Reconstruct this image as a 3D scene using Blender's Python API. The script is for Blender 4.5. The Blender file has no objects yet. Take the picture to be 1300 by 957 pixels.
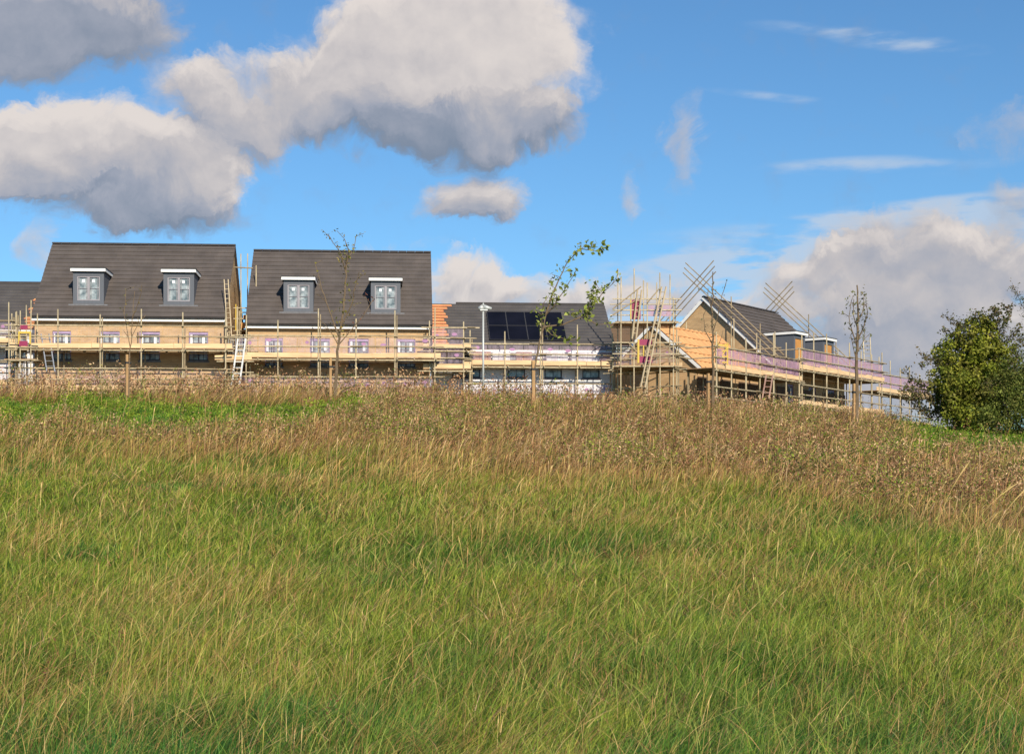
import bpy, math, random
import numpy as np
from mathutils import Vector, Matrix
random.seed(7); rng = np.random.default_rng(11)
S = bpy.context.scene; C = S.collection
R = math.radians
F, CX, HY = 2000.0, 650.0, 640.0            # focal length in photo pixels, centre column, horizon row

def P(px, py, Y):                            # a point at real distance Y (metres) seen at that direction
    return Vector(((px-CX)/F*Y, Y, (HY-py)/F*Y))

# ---------------------------------------------------------------- materials
def new_mat(name):
    m = bpy.data.materials.new(name); m.use_nodes = True
    nt = m.node_tree; b = nt.nodes['Principled BSDF']
    return m, nt, b
def plain(name, col, rough=.7, metal=0, var=.15, scale=3.0, spec=.3, stretch=(1,1,1), bump=0):
    m, nt, b = new_mat(name); N, L = nt.nodes, nt.links
    tc = N.new('ShaderNodeTexCoord'); mp = N.new('ShaderNodeMapping'); mp.inputs['Scale'].default_value = stretch
    no = N.new('ShaderNodeTexNoise'); no.inputs['Scale'].default_value = scale; no.inputs['Detail'].default_value = 5
    L.new(tc.outputs['Object'], mp.inputs[0]); L.new(mp.outputs[0], no.inputs['Vector'])
    mr = N.new('ShaderNodeMapRange'); mr.inputs[1].default_value=.3; mr.inputs[2].default_value=.7
    mr.inputs[3].default_value = 1-var; mr.inputs[4].default_value = 1+var
    L.new(no.outputs[0], mr.inputs[0])
    mx = N.new('ShaderNodeVectorMath'); mx.operation='SCALE'; mx.inputs[0].default_value = col
    L.new(mr.outputs[0], mx.inputs['Scale']); L.new(mx.outputs[0], b.inputs['Base Color'])
    b.inputs['Roughness'].default_value = rough; b.inputs['Metallic'].default_value = metal
    b.inputs['Specular IOR Level'].default_value = spec
    if bump:
        bp = N.new('ShaderNodeBump'); bp.inputs['Strength'].default_value=bump; bp.inputs['Distance'].default_value=.02
        L.new(no.outputs[0], bp.inputs['Height']); L.new(bp.outputs[0], b.inputs['Normal'])
    return m
def brick_mat(name, c1, c2, mortar, w=.225, h=.075, big=.17, axis='x', off=.02):
    m, nt, b = new_mat(name); N, L = nt.nodes, nt.links
    tc = N.new('ShaderNodeTexCoord'); sx = N.new('ShaderNodeSeparateXYZ'); L.new(tc.outputs['Object'], sx.inputs[0])
    ad = N.new('ShaderNodeMath'); ad.operation='ADD'; L.new(sx.outputs[0], ad.inputs[0]); L.new(sx.outputs[1], ad.inputs[1])
    cb = N.new('ShaderNodeCombineXYZ'); L.new(ad.outputs[0], cb.inputs[0]); L.new(sx.outputs[2], cb.inputs[1])
    br = N.new('ShaderNodeTexBrick'); L.new(cb.outputs[0], br.inputs['Vector'])
    br.inputs['Color1'].default_value=(*c1,1); br.inputs['Color2'].default_value=(*c2,1); br.inputs['Mortar'].default_value=(*mortar,1)
    br.inputs['Scale'].default_value=1; br.inputs['Brick Width'].default_value=w; br.inputs['Row Height'].default_value=h
    br.inputs['Mortar Size'].default_value=.008; br.inputs['Mortar Smooth'].default_value=.3; br.inputs['Bias'].default_value=-.1
    mp = N.new('ShaderNodeMapping'); mp.inputs['Scale'].default_value=(.35,.35,1.6); L.new(tc.outputs['Object'], mp.inputs[0])
    no = N.new('ShaderNodeTexNoise'); no.inputs['Scale'].default_value=1.3; no.inputs['Detail'].default_value=4; L.new(mp.outputs[0], no.inputs['Vector'])
    mr = N.new('ShaderNodeMapRange'); mr.inputs[1].default_value=.3; mr.inputs[2].default_value=.7; mr.inputs[3].default_value=1-big; mr.inputs[4].default_value=1+big
    L.new(no.outputs[0], mr.inputs[0])
    mx = N.new('ShaderNodeVectorMath'); mx.operation='SCALE'; L.new(br.outputs[0], mx.inputs[0]); L.new(mr.outputs[0], mx.inputs['Scale'])
    L.new(mx.outputs[0], b.inputs['Base Color']); b.inputs['Roughness'].default_value=.85; b.inputs['Specular IOR Level'].default_value=.2
    bp = N.new('ShaderNodeBump'); bp.inputs['Strength'].default_value=.4; bp.inputs['Distance'].default_value=.01; bp.invert=True
    L.new(br.outputs['Fac'], bp.inputs['Height']); L.new(bp.outputs[0], b.inputs['Normal'])
    return m
def tile_mat(name, pitch, c1, c2, mortar, w=.33, h=.36):
    m, nt, b = new_mat(name); N, L = nt.nodes, nt.links
    tc = N.new('ShaderNodeTexCoord'); mp = N.new('ShaderNodeMapping')
    mp.inputs['Scale'].default_value=(1, 1/math.cos(pitch), 0); L.new(tc.outputs['Object'], mp.inputs[0])
    br = N.new('ShaderNodeTexBrick'); L.new(mp.outputs[0], br.inputs['Vector'])
    br.inputs['Color1'].default_value=(*c1,1); br.inputs['Color2'].default_value=(*c2,1); br.inputs['Mortar'].default_value=(*mortar,1)
    br.inputs['Scale'].default_value=1; br.inputs['Brick Width'].default_value=w; br.inputs['Row Height'].default_value=h
    br.inputs['Mortar Size'].default_value=.006; br.inputs['Bias'].default_value=0
    no = N.new('ShaderNodeTexNoise'); no.inputs['Scale'].default_value=1.1; no.inputs['Detail'].default_value=6; L.new(tc.outputs['Object'], no.inputs['Vector'])
    mr = N.new('ShaderNodeMapRange'); mr.inputs[1].default_value=.3; mr.inputs[2].default_value=.7; mr.inputs[3].default_value=.84; mr.inputs[4].default_value=1.2
    L.new(no.outputs[0], mr.inputs[0])
    mx = N.new('ShaderNodeVectorMath'); mx.operation='SCALE'; L.new(br.outputs[0], mx.inputs[0]); L.new(mr.outputs[0], mx.inputs['Scale'])
    L.new(mx.outputs[0], b.inputs['Base Color']); b.inputs['Roughness'].default_value=.75; b.inputs['Specular IOR Level'].default_value=.25
    return m
def guard_mat(name, col, solid):
    m, nt, b = new_mat(name); N, L = nt.nodes, nt.links
    b.inputs['Base Color'].default_value=(*col,1); b.inputs['Roughness'].default_value=.6
    tr = N.new('ShaderNodeBsdfTransparent'); mx = N.new('ShaderNodeMixShader')
    tc = N.new('ShaderNodeTexCoord'); mp = N.new('ShaderNodeMapping'); mp.inputs['Scale'].default_value=(2.2,2.2,.7)
    no = N.new('ShaderNodeTexNoise'); no.inputs['Scale'].default_value=3.1; no.inputs['Detail'].default_value=4
    L.new(tc.outputs['Object'], mp.inputs[0]); L.new(mp.outputs[0], no.inputs['Vector'])
    mr = N.new('ShaderNodeMapRange'); mr.inputs[1].default_value=.35; mr.inputs[2].default_value=.65
    mr.inputs[3].default_value=solid*.45; mr.inputs[4].default_value=min(1,solid*1.6); L.new(no.outputs[0], mr.inputs[0])
    L.new(mr.outputs[0], mx.inputs[0]); L.new(tr.outputs[0], mx.inputs[1]); L.new(b.outputs[0], mx.inputs[2])
    L.new(mx.outputs[0], N['Material Output'].inputs[0])
    return m
def leaf_mat(name, trans=.35, rough=.6, spec=.2):
    m, nt, b = new_mat(name); N, L = nt.nodes, nt.links
    at = N.new('ShaderNodeAttribute'); at.attribute_name='Col'
    L.new(at.outputs['Color'], b.inputs['Base Color']); b.inputs['Roughness'].default_value=rough; b.inputs['Specular IOR Level'].default_value=spec
    t = N.new('ShaderNodeBsdfTranslucent'); mx = N.new('ShaderNodeMixShader'); mx.inputs[0].default_value=trans
    L.new(at.outputs['Color'], t.inputs[0]); L.new(b.outputs[0], mx.inputs[1]); L.new(t.outputs[0], mx.inputs[2])
    L.new(mx.outputs[0], N['Material Output'].inputs[0])
    return m

PITCH_A, PITCH_B = math.atan2(4.1,4.6), math.atan2(2.85,4.6)
M = dict(
  buff=brick_mat('buff_brick', (.55,.36,.18), (.44,.28,.14), (.50,.38,.24)),
  pale=brick_mat('pale_block', (.74,.74,.76), (.70,.70,.73), (.64,.64,.66), .44, .215, .05),
  tileA=tile_mat('dark_tile_steep', PITCH_A, (.106,.089,.080), (.095,.081,.074), (.082,.070,.065)),
  tileB=tile_mat('dark_tile_shallow', PITCH_B, (.086,.079,.077), (.078,.072,.071), (.066,.062,.062)),
  ridge=plain('ridge_tile', (.055,.05,.05), .8),
  membrane=plain('roofing_membrane', (.62,.33,.14), .75, var=.14, scale=1.2, stretch=(2.5,.3,.3)),
  batten=plain('treated_batten', (.52,.22,.12), .8, var=.12),
  white=plain('white_trim', (.80,.80,.78), .45, var=.03),
  clad=plain('slate_blue_cladding', (.105,.115,.135), .55, var=.06, scale=2, stretch=(6,6,.4)),
  lead=plain('lead_flashing', (.16,.165,.18), .6, var=.25, scale=6),
  flat=plain('flat_roof_felt', (.05,.05,.055), .85),
  frame=plain('window_frame_grey', (.30,.28,.30), .4, var=.04),
  framew=plain('window_frame_dark', (.07,.065,.085), .4, var=.04),
  lilac=plain('lilac_protective_tape', (.34,.25,.40), .5, var=.2),
  sticker=plain('white_sticker', (.75,.75,.78), .5, var=.03),
  steel=plain('galvanised_tube', (.46,.38,.24), .5, metal=.1, var=.3, scale=2.5, stretch=(3,3,1)),
  steel2=plain('weathered_tube', (.32,.25,.15), .6, metal=.05, var=.35, scale=2.5),
  board=plain('scaffold_board', (.72,.50,.28), .8, var=.22, scale=2.2, stretch=(.5,.5,5), bump=.3),
  board2=plain('worn_board', (.34,.22,.12), .85, var=.25, scale=3, stretch=(.6,.6,5)),
  stake=plain('stake_wood', (.42,.26,.12), .85, var=.2, scale=6, stretch=(1,1,.2)),
  orange=plain('orange_ply', (.52,.25,.07), .7, var=.12, scale=2),
  yellow=plain('yellow_paint', (.60,.42,.07), .45, var=.08),
  maroon=plain('maroon_panel', (.28,.035,.09), .5, var=.12),
  alu=plain('aluminium', (.55,.56,.57), .35, metal=.7, var=.08),
  white_wrap=plain('white_shrink_wrap', (.78,.77,.78), .35, var=.1, scale=5, bump=.6),
  pinkbrick=brick_mat('pink_brick_pack', (.50,.30,.24), (.42,.26,.21), (.3,.2,.17)),
  solar=plain('solar_glass', (.006,.006,.011), .5, var=.3, scale=1.0, spec=.12),
  bark=plain('sapling_bark', (.16,.115,.07), .85, var=.25, scale=8),
  bark2=plain('old_bark', (.07,.055,.04), .9, var=.3, scale=6),
  tie=plain('black_rubber_tie', (.03,.03,.03), .7),
  guard=guard_mat('clear_mesh_guard', (.55,.42,.52), .13),
  guardp=guard_mat('purple_mesh_guard', (.50,.30,.40), .44), guardf=guard_mat('faint_mesh_guard', (.55,.45,.50), .05),
  pole=plain('pale_ladder_wood', (.46,.37,.24), .7, var=.15), shadebrick=brick_mat('shade_dark_brick', (.16,.10,.06), (.12,.08,.05), (.16,.13,.1)),  # brick darkened to stand for shade below decks and in gaps
  badge=plain('purple_badge', (.38,.20,.34), .6, var=.2),
  lamp=plain('lamp_grey', (.50,.52,.50), .45, metal=.2, var=.05),
  lampglass=plain('lamp_lens', (.7,.72,.7), .15, var=.03),
  leaf=leaf_mat('leaves', .3), grass=leaf_mat('grass_blades', .33, .5, .14), weed=leaf_mat('dry_weed', .2, .8, .1),
  bluecoat=plain('dark_blue_sheet', (.03,.035,.06), .7),
)
def glass_mat():
    m, nt, b = new_mat('window_glass'); N, L = nt.nodes, nt.links
    tc = N.new('ShaderNodeTexCoord'); no = N.new('ShaderNodeTexNoise'); no.inputs['Scale'].default_value=3.5; no.inputs['Detail'].default_value=4
    L.new(tc.outputs['Object'], no.inputs['Vector']); cr = N.new('ShaderNodeValToRGB')
    cr.color_ramp.elements[0].position=.38; cr.color_ramp.elements[0].color=(.10,.13,.14,1)
    cr.color_ramp.elements[1].position=.66; cr.color_ramp.elements[1].color=(.42,.47,.48,1)
    L.new(no.outputs[0], cr.inputs[0]); L.new(cr.outputs[0], b.inputs['Base Color'])
    b.inputs['Roughness'].default_value=.12; b.inputs['Specular IOR Level'].default_value=.6
    return m
M['glass'] = glass_mat()

# ---------------------------------------------------------------- mesh helpers
class MB:
    def __init__(s): s.v=[]; s.f=[]
    def box(s, x0,x1,y0,y1,z0,z1):
        b=len(s.v)
        s.v += [(x,y,z) for x in (x0,x1) for y in (y0,y1) for z in (z0,z1)]
        s.f += [tuple(b+i for i in q) for q in ((0,1,3,2),(4,6,7,5),(0,4,5,1),(2,3,7,6),(0,2,6,4),(1,5,7,3))]
        return s
    def quad(s,*p):
        b=len(s.v); s.v += [tuple(q) for q in p]; s.f.append(tuple(range(b,b+len(p)))); return s
    def tube(s, p0, p1, r, n=7, r1=None):
        p0=Vector(p0); p1=Vector(p1); d=(p1-p0)
        if d.length<1e-6: return s
        d.normalize(); a=d.orthogonal().normalized(); c=d.cross(a); r1=r if r1 is None else r1; b=len(s.v)
        for i in range(n):
            t=2*math.pi*i/n; o=a*math.cos(t)+c*math.sin(t)
            s.v += [tuple(p0+o*r), tuple(p1+o*r1)]
        for i in range(n):
            j=(i+1)%n; s.f.append((b+2*i,b+2*i+1,b+2*j+1,b+2*j))
        s.f.append(tuple(b+2*i for i in range(n))); s.f.append(tuple(b+2*i+1 for i in reversed(range(n))))
        return s
    def beam(s, p0, p1, w, h):            # rectangular bar, w sideways (horizontal), h the other way
        p0=Vector(p0); p1=Vector(p1); d=(p1-p0).normalized()
        a=d.cross(Vector((0,0,1)));
        if a.length<1e-3: a=Vector((1,0,0))
        a.normalize(); c=a.cross(d).normalized(); b=len(s.v)
        for p in (p0,p1):
            for (i,j) in ((-1,-1),(1,-1),(1,1),(-1,1)): s.v.append(tuple(p+a*(i*w/2)+c*(j*h/2)))
        s.f += [(b,b+1,b+2,b+3),(b+7,b+6,b+5,b+4)]+[(b+i,b+4+i,b+4+(i+1)%4,b+(i+1)%4) for i in range(4)]
        return s
    def build(s, name, mat, parent=None, smooth=False):
        me=bpy.data.meshes.new(name); me.from_pydata(s.v,[],s.f); me.materials.append(mat)
        if smooth:
            for p in me.polygons: p.use_smooth=True
        o=bpy.data.objects.new(name,me); C.objects.link(o)
        if parent is not None: o.parent=parent
        return o
def tag(o, label=None, cat=None, group=None, kind=None):
    for k,v in (('label',label),('category',cat),('group',group),('kind',kind)):
        if v: o[k]=v
    return o
def thing(name, label, cat, loc=(0,0,0), rz=0, group=None):
    o=bpy.data.objects.new(name,None); C.objects.link(o); o.location=loc; o.rotation_euler=(0,0,rz); o.empty_display_size=.3
    return tag(o,label,cat,group)
def copy_tree(o, parent=None):
    c=o.copy(); C.objects.link(c)
    if parent is not None: c.parent=parent
    for ch in list(o.children): copy_tree(ch,c)
    return c
def np_mesh(name, verts, faces, cols, mat, smooth=False):
    """verts (n,3), faces: list of (m,k) int arrays, cols per-vertex (n,3)"""
    me=bpy.data.meshes.new(name)
    nl=sum(f.size for f in faces); npoly=sum(len(f) for f in faces)
    me.vertices.add(len(verts)); me.vertices.foreach_set('co', verts.astype(np.float32).ravel())
    me.loops.add(nl); me.loops.foreach_set('vertex_index', np.concatenate([f.ravel() for f in faces]).astype(np.int32))
    tot=np.concatenate([np.full(len(f),f.shape[1],np.int32) for f in faces]); st=np.concatenate([[0],np.cumsum(tot)[:-1]]).astype(np.int32)
    me.polygons.add(npoly); me.polygons.foreach_set('loop_start',st); me.polygons.foreach_set('loop_total',tot)
    me.update(calc_edges=True)
    a=me.color_attributes.new('Col','FLOAT_COLOR','POINT')
    a.data.foreach_set('color', np.concatenate([cols,np.ones((len(cols),1))],1).astype(np.float32).ravel())
    if smooth: me.polygons.foreach_set('use_smooth', np.ones(npoly,bool))
    me.materials.append(mat)
    o=bpy.data.objects.new(name,me); C.objects.link(o); return o

# ---------------------------------------------------------------- terrain
def sstep(x,a,b):
    t=np.clip((x-a)/(b-a),0,1); return t*t*(3-2*t)
ZP=[-60,0,9,13,20,25,30,36,40,45,50,54,60,75,110,400,4000]
HP=[-2.4,-1.75,-1.76,-1.74,-1.42,-1.0,-.40,.50,1.18,2.16,3.12,3.58,3.65,3.5,3.0,0,-60]
_ph=rng.uniform(0,6.28,16); _fq=rng.uniform(.25,1.3,16); _an=rng.uniform(0,3.14,16)
def lump(X,Y):
    r=0
    for p,f,a in zip(_ph,_fq,_an): r=r+np.sin((X*np.cos(a)+Y*np.sin(a))*f+p)/(1+2*f)
    return r
def ground(X,Y):
    X=np.asarray(X,float); Y=np.asarray(Y,float)
    z=np.interp(Y,ZP,HP)
    z=z-np.interp(X,[-15,-4,0,6.5,11.7,15,22],[0,.05,.25,.48,.82,1.05,1.3])*sstep(Y,34,50)-sstep(X,6,16)*1.0*sstep(Y,62,85)*(1-sstep(Y,110,300))
    z=z+lump(X,Y)*.035*(1-sstep(Y,57,70))
    return z
def vnoise(X,Y,s,seed):
    """smooth value noise in 0..1"""
    r=np.random.default_rng(seed); T=r.random((64,64)); x=X/s+100; y=Y/s+100
    xi=np.floor(x).astype(int); yi=np.floor(y).astype(int); fx=x-xi; fy=y-yi; fx=fx*fx*(3-2*fx); fy=fy*fy*(3-2*fy)
    g=lambda i,j:T[i%64,j%64]
    return (g(xi,yi)*(1-fx)+g(xi+1,yi)*fx)*(1-fy)+(g(xi,yi+1)*(1-fx)+g(xi+1,yi+1)*fx)*fy
def build_ground():
    xs=np.concatenate([[-3000,-800,-300,-120],np.arange(-60,60.1,1.0),[120,300,800,3000]])
    ys=np.concatenate([[-3000,-400,-60,-20],np.arange(0,62,.7),np.arange(62,130,3),[160,260,400,900,3900]])
    X,Y=np.meshgrid(xs,ys); Z=ground(X,Y); n,m=X.shape
    Z=np.where(Y<-60,-2.4,Z)
    idx=np.arange(n*m).reshape(n,m)
    f=np.stack([idx[:-1,:-1],idx[:-1,1:],idx[1:,1:],idx[1:,:-1]],-1).reshape(-1,4)
    v=np.stack([X,Y,Z],-1).reshape(-1,3)
    o=np_mesh('ground',v,[f],np.tile([.08,.07,.035],(len(v),1)),plain('soil_and_thatch',(.075,.075,.025),.95,var=.4,scale=2.0,bump=.5),True)
    tag(o,kind='structure')
build_ground()

# ---------------------------------------------------------------- grass and weeds
def blades(base, h, w, lean, bend, segs, col0, col1, headw=None):
    """ribbon blades. base (n,3); lean (n,2) horizontal direction*amount of tip travel as share of h"""
    n=len(base); t=np.linspace(0,1,segs+1)
    az=np.arctan2(lean[:,1],lean[:,0]); amt=np.hypot(lean[:,0],lean[:,1])
    side=np.stack([-np.sin(az),np.cos(az),np.zeros(n)],1)
    # face blades partly at random
    tw=rng.uniform(-1.4,1.4,n); fwd=np.stack([np.cos(az),np.sin(az),np.zeros(n)],1)
    side=side*np.cos(tw)[:,None]+fwd*np.sin(tw)[:,None]
    V=[];K=[]
    for i,ti in enumerate(t):
        hor=amt*h*(ti**bend); ver=h*(ti-.38*amt*ti**2.2)
        c=base+fwd*hor[:,None]; c=c.copy(); c[:,2]+=ver
        wi=w*(1-ti)**.6 if headw is None else np.where(ti>.72, headw*math.sin(min(1,(1-ti)/.28+.05)*math.pi*.95+.05), w)
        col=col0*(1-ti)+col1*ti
        if i<segs:
            V+= [c-side*wi[:,None]/2, c+side*wi[:,None]/2]; K+=[col,col]
        else: V.append(c); K.append(col)
    per=2*segs+1
    V=np.stack(V,1).reshape(-1,3); K=np.stack(K,1).reshape(-1,3)
    b=(np.arange(n)*per)[:,None]
    q=np.concatenate([b+np.array([[2*i,2*i+1,2*i+3,2*i+2]]) for i in range(segs-1)]) if segs>1 else np.zeros((0,4),int)
    tr=b+np.array([[2*segs-2,2*segs-1,2*segs]])
    return V,K,q,tr
def assemble(name,parts,mat):
    V=[];K=[];Q=[];T=[];o=0
    for v,k,q,t in parts:
        V.append(v);K.append(k);Q.append(q+o);T.append(t+o);o+=len(v)
    fs=[np.concatenate(Q),np.concatenate(T)]; fs=[f for f in fs if len(f)]
    return np_mesh(name,np.concatenate(V),fs,np.concatenate(K),mat)
def scatter(y0,y1,dens,margin=7.0):
    """points over the view wedge between distances y0..y1 (plus a margin for side steps)"""
    w1=.335*y1+margin; n=int(dens*(y1-y0)*2*w1)
    X=rng.uniform(-w1,w1,n); Y=rng.uniform(y0,y1,n); k=np.abs(X)<.335*Y+margin
    return X[k],Y[k]
def row(X,Y,veg=.3): return HY-F*(ground(X,Y)+veg)/Y        # photograph row of that spot of the field
def col_(X,Y): return CX+F*X/Y
def zones(X,Y):
    """dry (0..1): share of straw/brown; weed (0..1): dead-weed belt; lush: short green strip on the crest"""
    r=row(X,Y); c=col_(X,Y); n=(vnoise(X,Y,2.2,3)-.5)*2; n2=(vnoise(X,Y,.8,4)-.5)*2; n3=(vnoise(X,Y,6,5)-.5)*2
    rr=r+n*13+n2*8+n3*10
    low=np.interp(c,[0,250,500,700,900,1000,1100,1200,1300],[550,562,578,590,594,616,642,668,676])   # lower edge of the dry belt
    dry=1-sstep(rr,low-24,low+26)
    wtop=np.interp(c,[0,430,520,700,900,1100,1300],[524,526,492,470,470,470,470])
    wbot=np.interp(c,[0,430,520,700,900,1000,1100,1200,1300],[546,552,562,575,580,600,628,640,645])
    weed=(1-sstep(rr,wbot-12,wbot+12))*sstep(rr,wtop-6,wtop+6)
    weed=np.maximum(weed,(Y>53.2)*1.0)
    lush=(sstep(c,-60,20)*(1-sstep(c+n*60,430,520)))*sstep(rr,493,500)*(1-sstep(rr,528,542))*(Y<54)
    lush=np.maximum(lush,(sstep(c+n*30,1110,1150)*(1-sstep(rr,570,585)))*(Y>38))
    weed=weed*(1-lush); dry=dry*(1-.9*lush)
    return dry,weed,lush
GREEN=np.array([[.185,.265,.026],[.29,.36,.042],[.110,.195,.026],[.40,.43,.075],[.045,.110,.022]])
STRAW=np.array([[.58,.39,.13],[.72,.51,.21],[.46,.28,.09],[.44,.38,.09],[.58,.32,.13]])
BROWN=np.array([[.34,.175,.090],[.45,.26,.135],[.17,.085,.045],[.56,.38,.21],[.24,.20,.07]])
def pick(P_,n): 
    return P_[rng.integers(0,len(P_),n)]*rng.uniform(.68,1.3,(n,1))
parts=[]
for (y0,y1,dens,segs,mar) in ((6.5,12,1500,4,7.0),(12,18,1050,4,7.0),(18,27,720,3,7),(27,38,560,3,7),(38,54,450,2,8)):
    X,Y=scatter(y0,y1,dens,mar); n=len(X)
    dry,weed,lush=zones(X,Y)
    clump=vnoise(X,Y,.32,21)*.45+vnoise(X,Y,.8,23)*.3+vnoise(X,Y,1.9,22)*.25
    keep=rng.random(n)>weed*.55; X,Y,dry,weed,lush,clump=[a[keep] for a in (X,Y,dry,weed,lush,clump)]; n=len(X)
    Z=ground(X,Y)-.02
    pat=vnoise(X,Y,3.2,9); pat2=vnoise(X,Y,1.1,10)
    straw=rng.random(n)<np.clip(.07+.62*dry+.30*sstep(pat*.6+pat2*.4,.45,.8)-.25*lush,0,.92)
    g=pick(GREEN,n); s=pick(STRAW,n); b=pick(BROWN,n); 
    g=g*1.1*(1+.5*sstep(pat2,.5,.9)[:,None]*np.array([[.35,.1,.1]]))
    g=np.where((vnoise(X,Y,2.4,31)>.66)[:,None], g*np.array([[.62,.78,.85]]), g)
    g=np.where((vnoise(X,Y,1.7,33)*.7+(1-sstep(Y,10,16))*.42>.62)[:,None], g*np.array([[.55,.80,.95]]), g)
    g=np.where(lush[:,None]>.4, g*np.array([[.85,1.08,1.0]]), g)
    s=np.where((rng.random(n)<dry*.8)[:,None], s*.45+b*.55+np.array([[.05,.0,.01]]), s)
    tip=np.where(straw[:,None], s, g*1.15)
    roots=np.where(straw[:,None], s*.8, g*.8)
    h=rng.uniform(.12,.40,n)*(.22+1.45*clump)*np.where(lush>.4,.6,1)*(1+.25*dry)
    w=np.maximum(rng.uniform(.0045,.0095,n), Y*.00050*rng.uniform(.7,1.4,n))
    wind=.10+.38*vnoise(X,Y,1.2,41); a=rng.normal(0,.8,n)+ (vnoise(X,Y,.38,42)-.5)*9+(vnoise(X,Y,1.4,43)-.5)*3
    amt=np.abs(rng.normal(.42,.34,n)); amt=np.clip(amt,.05,1.2)
    lx=np.cos(a)*amt+wind; ly=np.sin(a)*amt; l=np.stack([lx,ly],1)
    m_=np.hypot(lx,ly); l*= (np.minimum(m_,1.15)/m_)[:,None]
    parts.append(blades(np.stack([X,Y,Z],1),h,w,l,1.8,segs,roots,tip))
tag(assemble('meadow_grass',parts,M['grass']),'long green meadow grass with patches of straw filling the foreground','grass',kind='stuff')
# matted dead litter low in the sward
parts=[]
for (y0,y1,dens) in ((6.5,14,130),(14,24,75),(24,36,45)):
    X,Y=scatter(y0,y1,dens,7.0); k=vnoise(X,Y,.7,91)*.5+vnoise(X,Y,2.6,92)*.5>rng.uniform(.15,.85,len(X)); X,Y=X[k],Y[k]; n=len(X)
    a=rng.uniform(0,6.28,n); amt=rng.uniform(.7,1.5,n); c=pick(np.concatenate([STRAW,BROWN]),n)
    parts.append(blades(np.stack([X,Y,ground(X,Y)+rng.uniform(.03,.22,n)],1),rng.uniform(.12,.34,n),np.maximum(.005,Y*.0005)*rng.uniform(.6,1.3,n),np.stack([np.cos(a)*amt,np.sin(a)*amt],1),1.1,4,c*.9,c))
tag(assemble('dead_grass_litter',parts,M['grass']),'matted dead straw tangled low among the green meadow grass','grass',kind='stuff')
# seeding straw stems, long thin and wind-blown to the right
parts=[]
for (y0,y1,dens,segs) in ((6.5,13,70,8),(13,20,75,8),(20,30,70,7),(30,40,75,7),(40,54,70,6)):
    X,Y=scatter(y0,y1,dens); n=len(X); dry,weed,lush=zones(X,Y)
    pt=vnoise(X,Y,1.6,51)*.6+vnoise(X,Y,4,52)*.4
    k=rng.random(n)<np.clip(.16+.9*dry+.8*sstep(pt,.52,.75)-.9*lush-.55*weed,.04,1); X,Y=X[k],Y[k]; dry=dry[k]; n=len(X)
    c=pick(STRAW,n); c=np.where((rng.random(n)<dry*.5)[:,None],pick(BROWN,n)*1.25,c)
    h=rng.uniform(.40,.82,n); w=np.maximum(.0022,Y*.00024)*rng.uniform(.8,1.3,n); hw=np.maximum(.0045,Y*.00045)*rng.uniform(.5,1.4,n)
    a=rng.normal(.05,.85,n); amt=np.clip(rng.normal(.6,.38,n),.05,1.3)
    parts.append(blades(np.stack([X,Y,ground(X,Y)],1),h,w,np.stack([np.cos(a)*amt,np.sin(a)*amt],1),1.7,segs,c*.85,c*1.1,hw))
for (y0,y1,dens) in ((6.5,12,170),(12,20,110),(20,32,60)):
    X,Y=scatter(y0,y1,dens,7.0); k=vnoise(X,Y,.9,81)*.6+vnoise(X,Y,.3,82)*.4>rng.uniform(.2,.8,len(X)); X,Y=X[k],Y[k]; n=len(X)
    g=pick(GREEN[[0,1,3,0]],n)*np.array([[1.15,1.12,1.6]]); a=rng.uniform(0,6.28,n)+0; amt=np.clip(rng.normal(.75,.35,n),.1,1.35)
    lx=np.cos(a)*amt+.18; parts.append(blades(np.stack([X,Y,ground(X,Y)],1),rng.uniform(.3,.62,n),np.maximum(.007,Y*.0006)*rng.uniform(.7,1.3,n),np.stack([lx,np.sin(a)*amt],1),1.9,7,g*.8,g))
# a few tall stalks standing up at the right
X=np.array([P(p,600,y).x for p,y in ((1204,23),(1218,25),(1236,26),(1262,22),(1275,24),(1290,23),(1140,24),(1296,21),(740,24),(1186,27),(1250,25))])
Y=np.array([23,25,26,22,24,23,24,21,24,27,25.]); 
parts.append(blades(np.stack([X,Y,ground(X,Y)],1),rng.uniform(1.35,1.75,len(X)),np.full(len(X),.008),np.stack([rng.uniform(.25,.8,len(X)),rng.uniform(-.1,.2,len(X))],1),1.6,9,np.tile(STRAW[0],(len(X),1)),np.tile(STRAW[1]*1.1,(len(X),1)),np.full(len(X),.035)))
tag(assemble('seeding_grass_stems',parts,M['grass']),'dry straw coloured seeding grass stems blown towards the right','grass',kind='stuff')
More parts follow.
